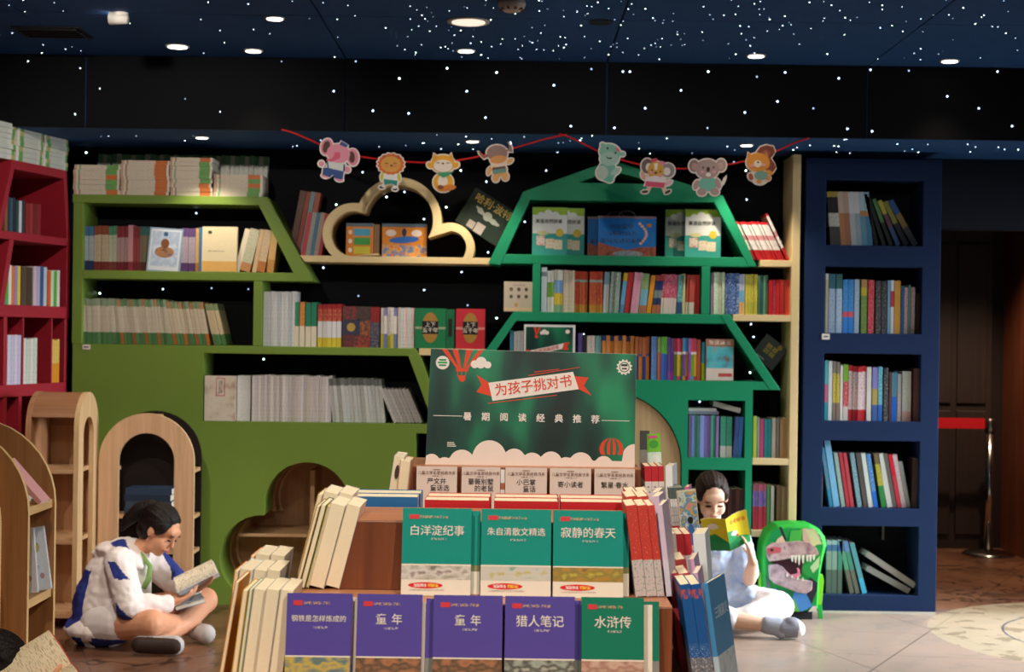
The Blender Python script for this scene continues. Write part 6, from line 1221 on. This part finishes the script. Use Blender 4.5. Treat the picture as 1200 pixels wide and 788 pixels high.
for (nm, a, c_, up_) in (('shoe', (.235, -.275, .05), (.385, -.26, .045), .045), ('shoe', (.405, .06, .05), (.475, -.02, .05), .04)):
    so = Blob(); so.cap(a, .038, c_, .044); so.ell(Vector(a).lerp(Vector(c_), .5), (.06, .035, .04)); so.build(nm, gl, [P('#b8b2ae', .6), P('#3a2a24', .6)], lambda c: 1 if (c.y < -.285) else 0, .006, 3)
# her open book and the one on her lap
def open_book(name, label, loc, rot, w, h, cover, page, t=.012, bend=.25, inner=None, lines=True, splay=.5, cat='book'):
    """two halves hinged along local Z at the origin; pages on the +Y side, covers on the -Y side"""
    e = tag(empty(name, loc, rot), label, cat)
    for sd in (-1, 1):
        N = 8; V = []; a = splay
        def curve(i): 
            q = i / N; return (sd * w * q * math.cos(a), w * q * math.sin(a) + math.sin(q * math.pi) * w * bend * .25)
        b = MB(); outer = [curve(i) for i in range(N + 1)]; off = [(x, y + t) for x, y in outer]
        poly = outer + off[::-1]
        b.prism([(x, y) for x, y in poly], 0, h, page, map=lambda x, y, z: (x, z, y)); b.build('pages', e)
        b = MB(); po = [(x * 1.03, y - .002) for x, y in outer]; b.prism(po + [(x * 1.03, y - .0004) for x, y in outer][::-1], -.004, h + .004, cover, map=lambda x, y, z: (x, z, y)); b.build('cover', e)
    return e
PGW = INK('#ebe0c8', '#a89a88', (60, 60, 420), .56)
e = open_book('open_book', 'open paperback held up by the girl in the white jacket', (.0, .0, .0), (0, 0, 0), .135, .19, P('#d8d4d4', .5), PGW, .012, .8, splay=.35)
Mx = Matrix.Translation(gl.location + Vector((.405, -.07, .262))) @ Matrix.Rotation(math.radians(12), 4, 'Y') @ Matrix.Rotation(math.radians(-18), 4, 'Z')
# local axes: X across the two halves, Z along the spine, +Y towards the reader (up)
loc_rot = Matrix(((.35, -.30, .89, 0), (-.93, -.02, .36, 0), (.09, .955, .30, 0), (0, 0, 0, 1)))
xa = Vector((.25, -.92, -.05)).normalized(); ya = Vector((-.42, -.08, .90)); ya = (ya - xa * ya.dot(xa)).normalized(); za = xa.cross(ya)
RB = Matrix((xa, ya, za)).transposed()
e.matrix_world = Matrix.Translation(gl.location + Vector((.435, .02, .262)) - RB @ Vector((0, 0, .095))) @ RB.to_4x4()
lb = tag(empty('book', gl.location + Vector((.345, .0, .175)), (.0, -.25, .3)), 'closed blue and green picture book lying in the lap of the girl on the left', 'book')
b = MB(); b.box((-.02, -.1, 0), (.11, .09, .014), PAGE); b.build('pages', lb); b = MB(); b.box((-.022, -.102, .014), (.112, .092, .016), PIC(['#4a70a8', '#7ab060', '#c8d0d8', '#3a5a90'], 25)); b.box((-.022, -.102, -.002), (.112, .092, 0), P('#6a8ab0', .5)); b.build('cover', lb)
# --- girl in the pale blue dress, reading a yellow comic beside the backpack
g = at(845, 733, 7.6); gr = tag(empty('person', (g.x, 7.6, 0)), 'girl in a pale blue dress and white leggings reading a yellow and green book', 'person')
C = (-.055, .0, .635); Bh = head_frame((.06, -.88, -.42), (0, -.3, .95))
bl = Blob(); head(bl, C, Bh, 1.03); bl.cap((-.04, .06, .48), .045, (-.05, .02, .57), .043)
bl.chain([((0, .08, .12), .13), ((-.01, .07, .28), .115), ((-.03, .07, .42), .095)])
for s_ in (-1, 1): bl.cap((-.03, .07, .43), .06, (-.03 + s_ * .115, .065, .42), .048)
LS, LE, LW = (.09, .06, .415), (.125, -.07, .245), (.112, -.25, .352); RS, RE, RW = (-.15, .06, .415), (-.19, -.05, .26), (-.115, -.17, .375)
bl.chain([(LS, .045), (LE, .036), (LW, .025)]); bl.chain([(RS, .045), (RE, .036), (RW, .025)])
hand(bl, LW, (-.28, -.10, .9), (-.6, .3, 0), (-.1, .9, .2), (.12, .2, .25), 1.0, .5); hand(bl, RW, (.0, -.05, .075), (.75, .1, -.1), (.3, .8, .2), (.2, .3, .3), 1.0)
LK, RK = (.265, -.09, .115), (-.21, -.14, .14)
bl.chain([((.05, .06, .11), .09), (LK, .066), ((.10, -.2, .075), .045), ((-.06, -.22, .055), .034)])
bl.chain([((-.08, .06, .11), .09), (RK, .066), ((.0, -.27, .085), .045), ((.19, -.30, .06), .032)])
bl.build('body', gr, [SKINR], None, .0055, 5); face_parts(gr, C, Bh, HAIRB, 1.03, '#c07a72')
bh = Blob(); hair_cap(bh, C, Bh, 1.03); Cv = Vector(C); pt = Cv + Bh @ Vector((0, -.1, .02)); bh.chain([(pt, .04), (pt + Vector((-.02, .02, -.08)), .04), (pt + Vector((-.03, .02, -.18)), .022)]); bh.build('hair', gr, [HAIRB], None, .005, 5)
DR = PIC(['#8fb0e0', '#c9d8ee', '#a6c0e8', '#dcc8d0'], 9, rough=.7)
dr = Blob(); dr.chain([((.0, .07, .10), .155), ((-.01, .065, .24), .14), ((-.025, .065, .36), .125), ((-.03, .07, .42), .10)])
for s_, S_, E_2 in ((1, LS, LE), (-1, RS, RE)): dr.cap((-.03, .07, .42), .08, S_, .066); dr.cap(S_, .066, Vector(S_).lerp(Vector(E_2), .78), .062)
dr.cap((.05, .03, .12), .11, (.13, -.02, .13), .085); dr.cap((-.08, .03, .12), .11, (-.14, -.04, .14), .09)
dr.build('dress', gr, [DR], None, .0065, 4, .008)
b = MB(); b.tube([(-.09, -.045, .455), (-.055, -.085, .40), (-.035, -.088, .385), (-.01, -.085, .41), (.03, -.045, .455)], .006, P('#5a7098', .6), 6); b.build('collar', gr, True)
LG = P('#eeeae8', .7, .04, 30); lg = Blob(); lg.chain([((.06, .05, .11), .10), (LK, .078), ((.10, -.2, .078), .058), ((.0, -.21, .062), .048)]); lg.chain([((-.08, .05, .11), .10), (RK, .078), ((-.06, -.25, .10), .062), ((.0, -.27, .088), .056)]); lg.build('leggings', gr, [LG], None, .0065, 4, .004)
sk = Blob(); sk.chain([((.175, -.30, .062), .042), ((.235, -.305, .055), .045), ((.245, -.31, .045), .044)]); sk.build('sock', gr, [P('#a8aebc', .8, .08, 90)], None, .006, 3)
so = Blob(); so.cap((.245, -.31, .05), .045, (.315, -.315, .048), .042); so.ell((.29, -.312, .075), (.045, .038, .03)); so.build('shoe', gr, [P('#8a8c98', .8, .1, 90), P('#e4e0dc', .6)], lambda c: 1 if c.x > .318 + .1 * (c.z - .05) else 0, .006, 3)
e = open_book('open_book', 'open yellow and green comic held up by the girl in the pale blue dress', (0, 0, 0), (0, 0, 0), .118, .17, P('#e8d42c', .45), PAGE, .008, .5, splay=.42)
xa = Vector((.97, .0, .22)).normalized(); ya = Vector((-.02, .93, .40)); ya = (ya - xa * ya.dot(xa)).normalized(); za = xa.cross(ya); RB = Matrix((xa, ya, za)).transposed()
e.matrix_world = Matrix.Translation(gr.location + Vector((-.0, -.285, .412))) @ RB.to_4x4()
def on_cover(name, sd, poly, m, lay=1, w=.118, h=.17, a=.42, bend=.5):
    """print lying on the outside of a half-cover: poly in (0..1 across, 0..1 up)"""
    def mp(x, y, z):
        q = x; return (sd * w * q * math.cos(a) * 1.03, w * q * math.sin(a) + math.sin(q * math.pi) * w * bend * .25 - .0022 - .0006 * lay - y, z * h)
    dense = []
    for i in range(len(poly)):
        p0, p1 = poly[i], poly[(i + 1) % len(poly)]
        for k in range(6): dense.append((p0[0] + (p1[0] - p0[0]) * k / 6, p0[1] + (p1[1] - p0[1]) * k / 6))
    b = MB(); b.prism(dense, 0, .0003, m, map=mp); b.build(name, e)
GRN = P('#1f8a4a', .45); 
on_cover('green_field', -1, [(.0, .0), (.98, .0), (.98, .42), (.5, .5), (.0, .25)], GRN); on_cover('green_field', 1, [(0, 0), (.98, 0), (.98, .22), (.5, .3), (.25, .55), (0, .62)], GRN); on_cover('white_badge', -1, ell(.55, .75, .22, .1), P('#f0ead0', .5), 2); on_cover('figure', 1, ell(.3, .42, .16, .1), P('#e8e4dc', .5), 2); on_cover('figure', 1, ell(.42, .3, .08, .09), P('#c03a38', .5), 3); on_cover('figure', -1, ell(.5, .3, .25, .12), P('#6a5a3a', .5), 2)
for k in range(4): on_cover('title_letter', 1, ell(.25 + .19 * k, .82 - .01 * k, .07, .07), P('#d8882c', .5), 2)
# --- reader crouching at the left corner, mostly out of the picture
g = at(-6, 784, 4.30); gc = tag(empty('person', (g.x, 4.30, 0)), 'dark-haired reader in a red top holding a book at the bottom left corner', 'person')
hz = g.z - .02; C = (-.0, 0, hz); Bh = head_frame((.75, .45, -.5), (.3, .1, .95))
bl = Blob(); head(bl, C, Bh, 1.0); bl.chain([((-.12, .0, .14), .14), ((-.10, 0, hz - .32), .12), ((-.07, 0, hz - .19), .09)]); bl.cap((-.06, 0, hz - .17), .05, (-.03, 0, hz - .07), .045)
bl.chain([((-.10, -.05, .12), .1), ((.14, -.12, .14), .07), ((.0, .12, .07), .045)]); bl.chain([((-.10, .08, .12), .1), ((.15, .2, .14), .07), ((.02, -.05, .07), .045)])
S1, E1, W1_ = (-.02, -.14, hz - .19), (.0, -.22, hz - .33), (.075, -.10, hz + .018 - .03); bl.chain([(S1, .048), (E1, .038), (W1_, .025)])
S2, E2, W2 = (-.02, .14, hz - .19), (.10, .2, hz - .32), (.15, .10, hz - .07); bl.chain([(S2, .048), (E2, .038), (W2, .025)])
hand(bl, W1_, (.08, .03, .01), (0, .3, 1), (0, 1, .1), (.2, .4, .4), 1.0); hand(bl, W2, (.02, -.06, .03), (0, .2, 1), (.9, 0, .2), (.3, .5, .4), 1.0)
bl.build('body', gc, [SKIN], None, .006, 4); face_parts(gc, C, Bh, HAIR)
bh = Blob(); hair_cap(bh, C, Bh, 1.02); bh.chain([(Vector(C) + Vector((-.06, -.02, -.0)), .07), (Vector(C) + Vector((-.08, -.02, -.12)), .05)]); bh.build('hair', gc, [HAIR], None, .005, 5)
rt = Blob(); rt.chain([((-.12, 0, .12), .155), ((-.10, 0, hz - .32), .14), ((-.075, 0, hz - .2), .11)])
for S_, E_2, W_ in ((S1, E1, W1_), (S2, E2, W2)): rt.cap((-.07, 0, hz - .19), .09, S_, .068); w3 = Vector(E_2).lerp(Vector(W_), .93); rt.chain([(S_, .07), (E_2, .055), (tuple(w3), .036)])
rt.build('red_top', gc, [P('#a82028', .7, .08, 30)], None, .007, 4)
tr = Blob(); tr.chain([((-.10, -.05, .12), .11), ((.14, -.12, .14), .082), ((.0, .12, .07), .055)]); tr.chain([((-.10, .08, .12), .11), ((.15, .2, .14), .082), ((.02, -.05, .07), .055)]); tr.build('trousers', gc, [P('#26304a', .8)], None, .009, 3)
for p_ in ((.04, .16, .05), (.06, -.09, .05)):
    so = Blob(); so.cap((p_[0] - .06, p_[1], p_[2]), .045, (p_[0] + .06, p_[1], p_[2]), .045); so.build('shoe', gc, [P('#4a4a50', .7)], None, .009, 3)
e = open_book('open_book', 'open illustrated book held by the reader at the bottom left corner', (0, 0, 0), (0, 0, 0), .12, .17, P('#b04a40', .5), INK('#ead4ac', '#a88a68', (70, 70, 500), .57), .01, .6, splay=.3)
xa = Vector((.62, -.60, -.50)).normalized(); ya = Vector((-.05, -.72, .65)); ya = (ya - xa * ya.dot(xa)).normalized(); za = xa.cross(ya); RB = Matrix((xa, ya, za)).transposed()
bc = at(46, 804, 4.24); e.matrix_world = Matrix.Translation(Vector((bc.x, 4.24, bc.z)) - RB @ Vector((0, 0, .1))) @ RB.to_4x4()
flush_books(300 - sum(1 for o in bpy.data.objects if o.name.split('.')[0] == 'book' and o.parent is None))
print('books', NB[0], 'objects', len(bpy.data.objects))
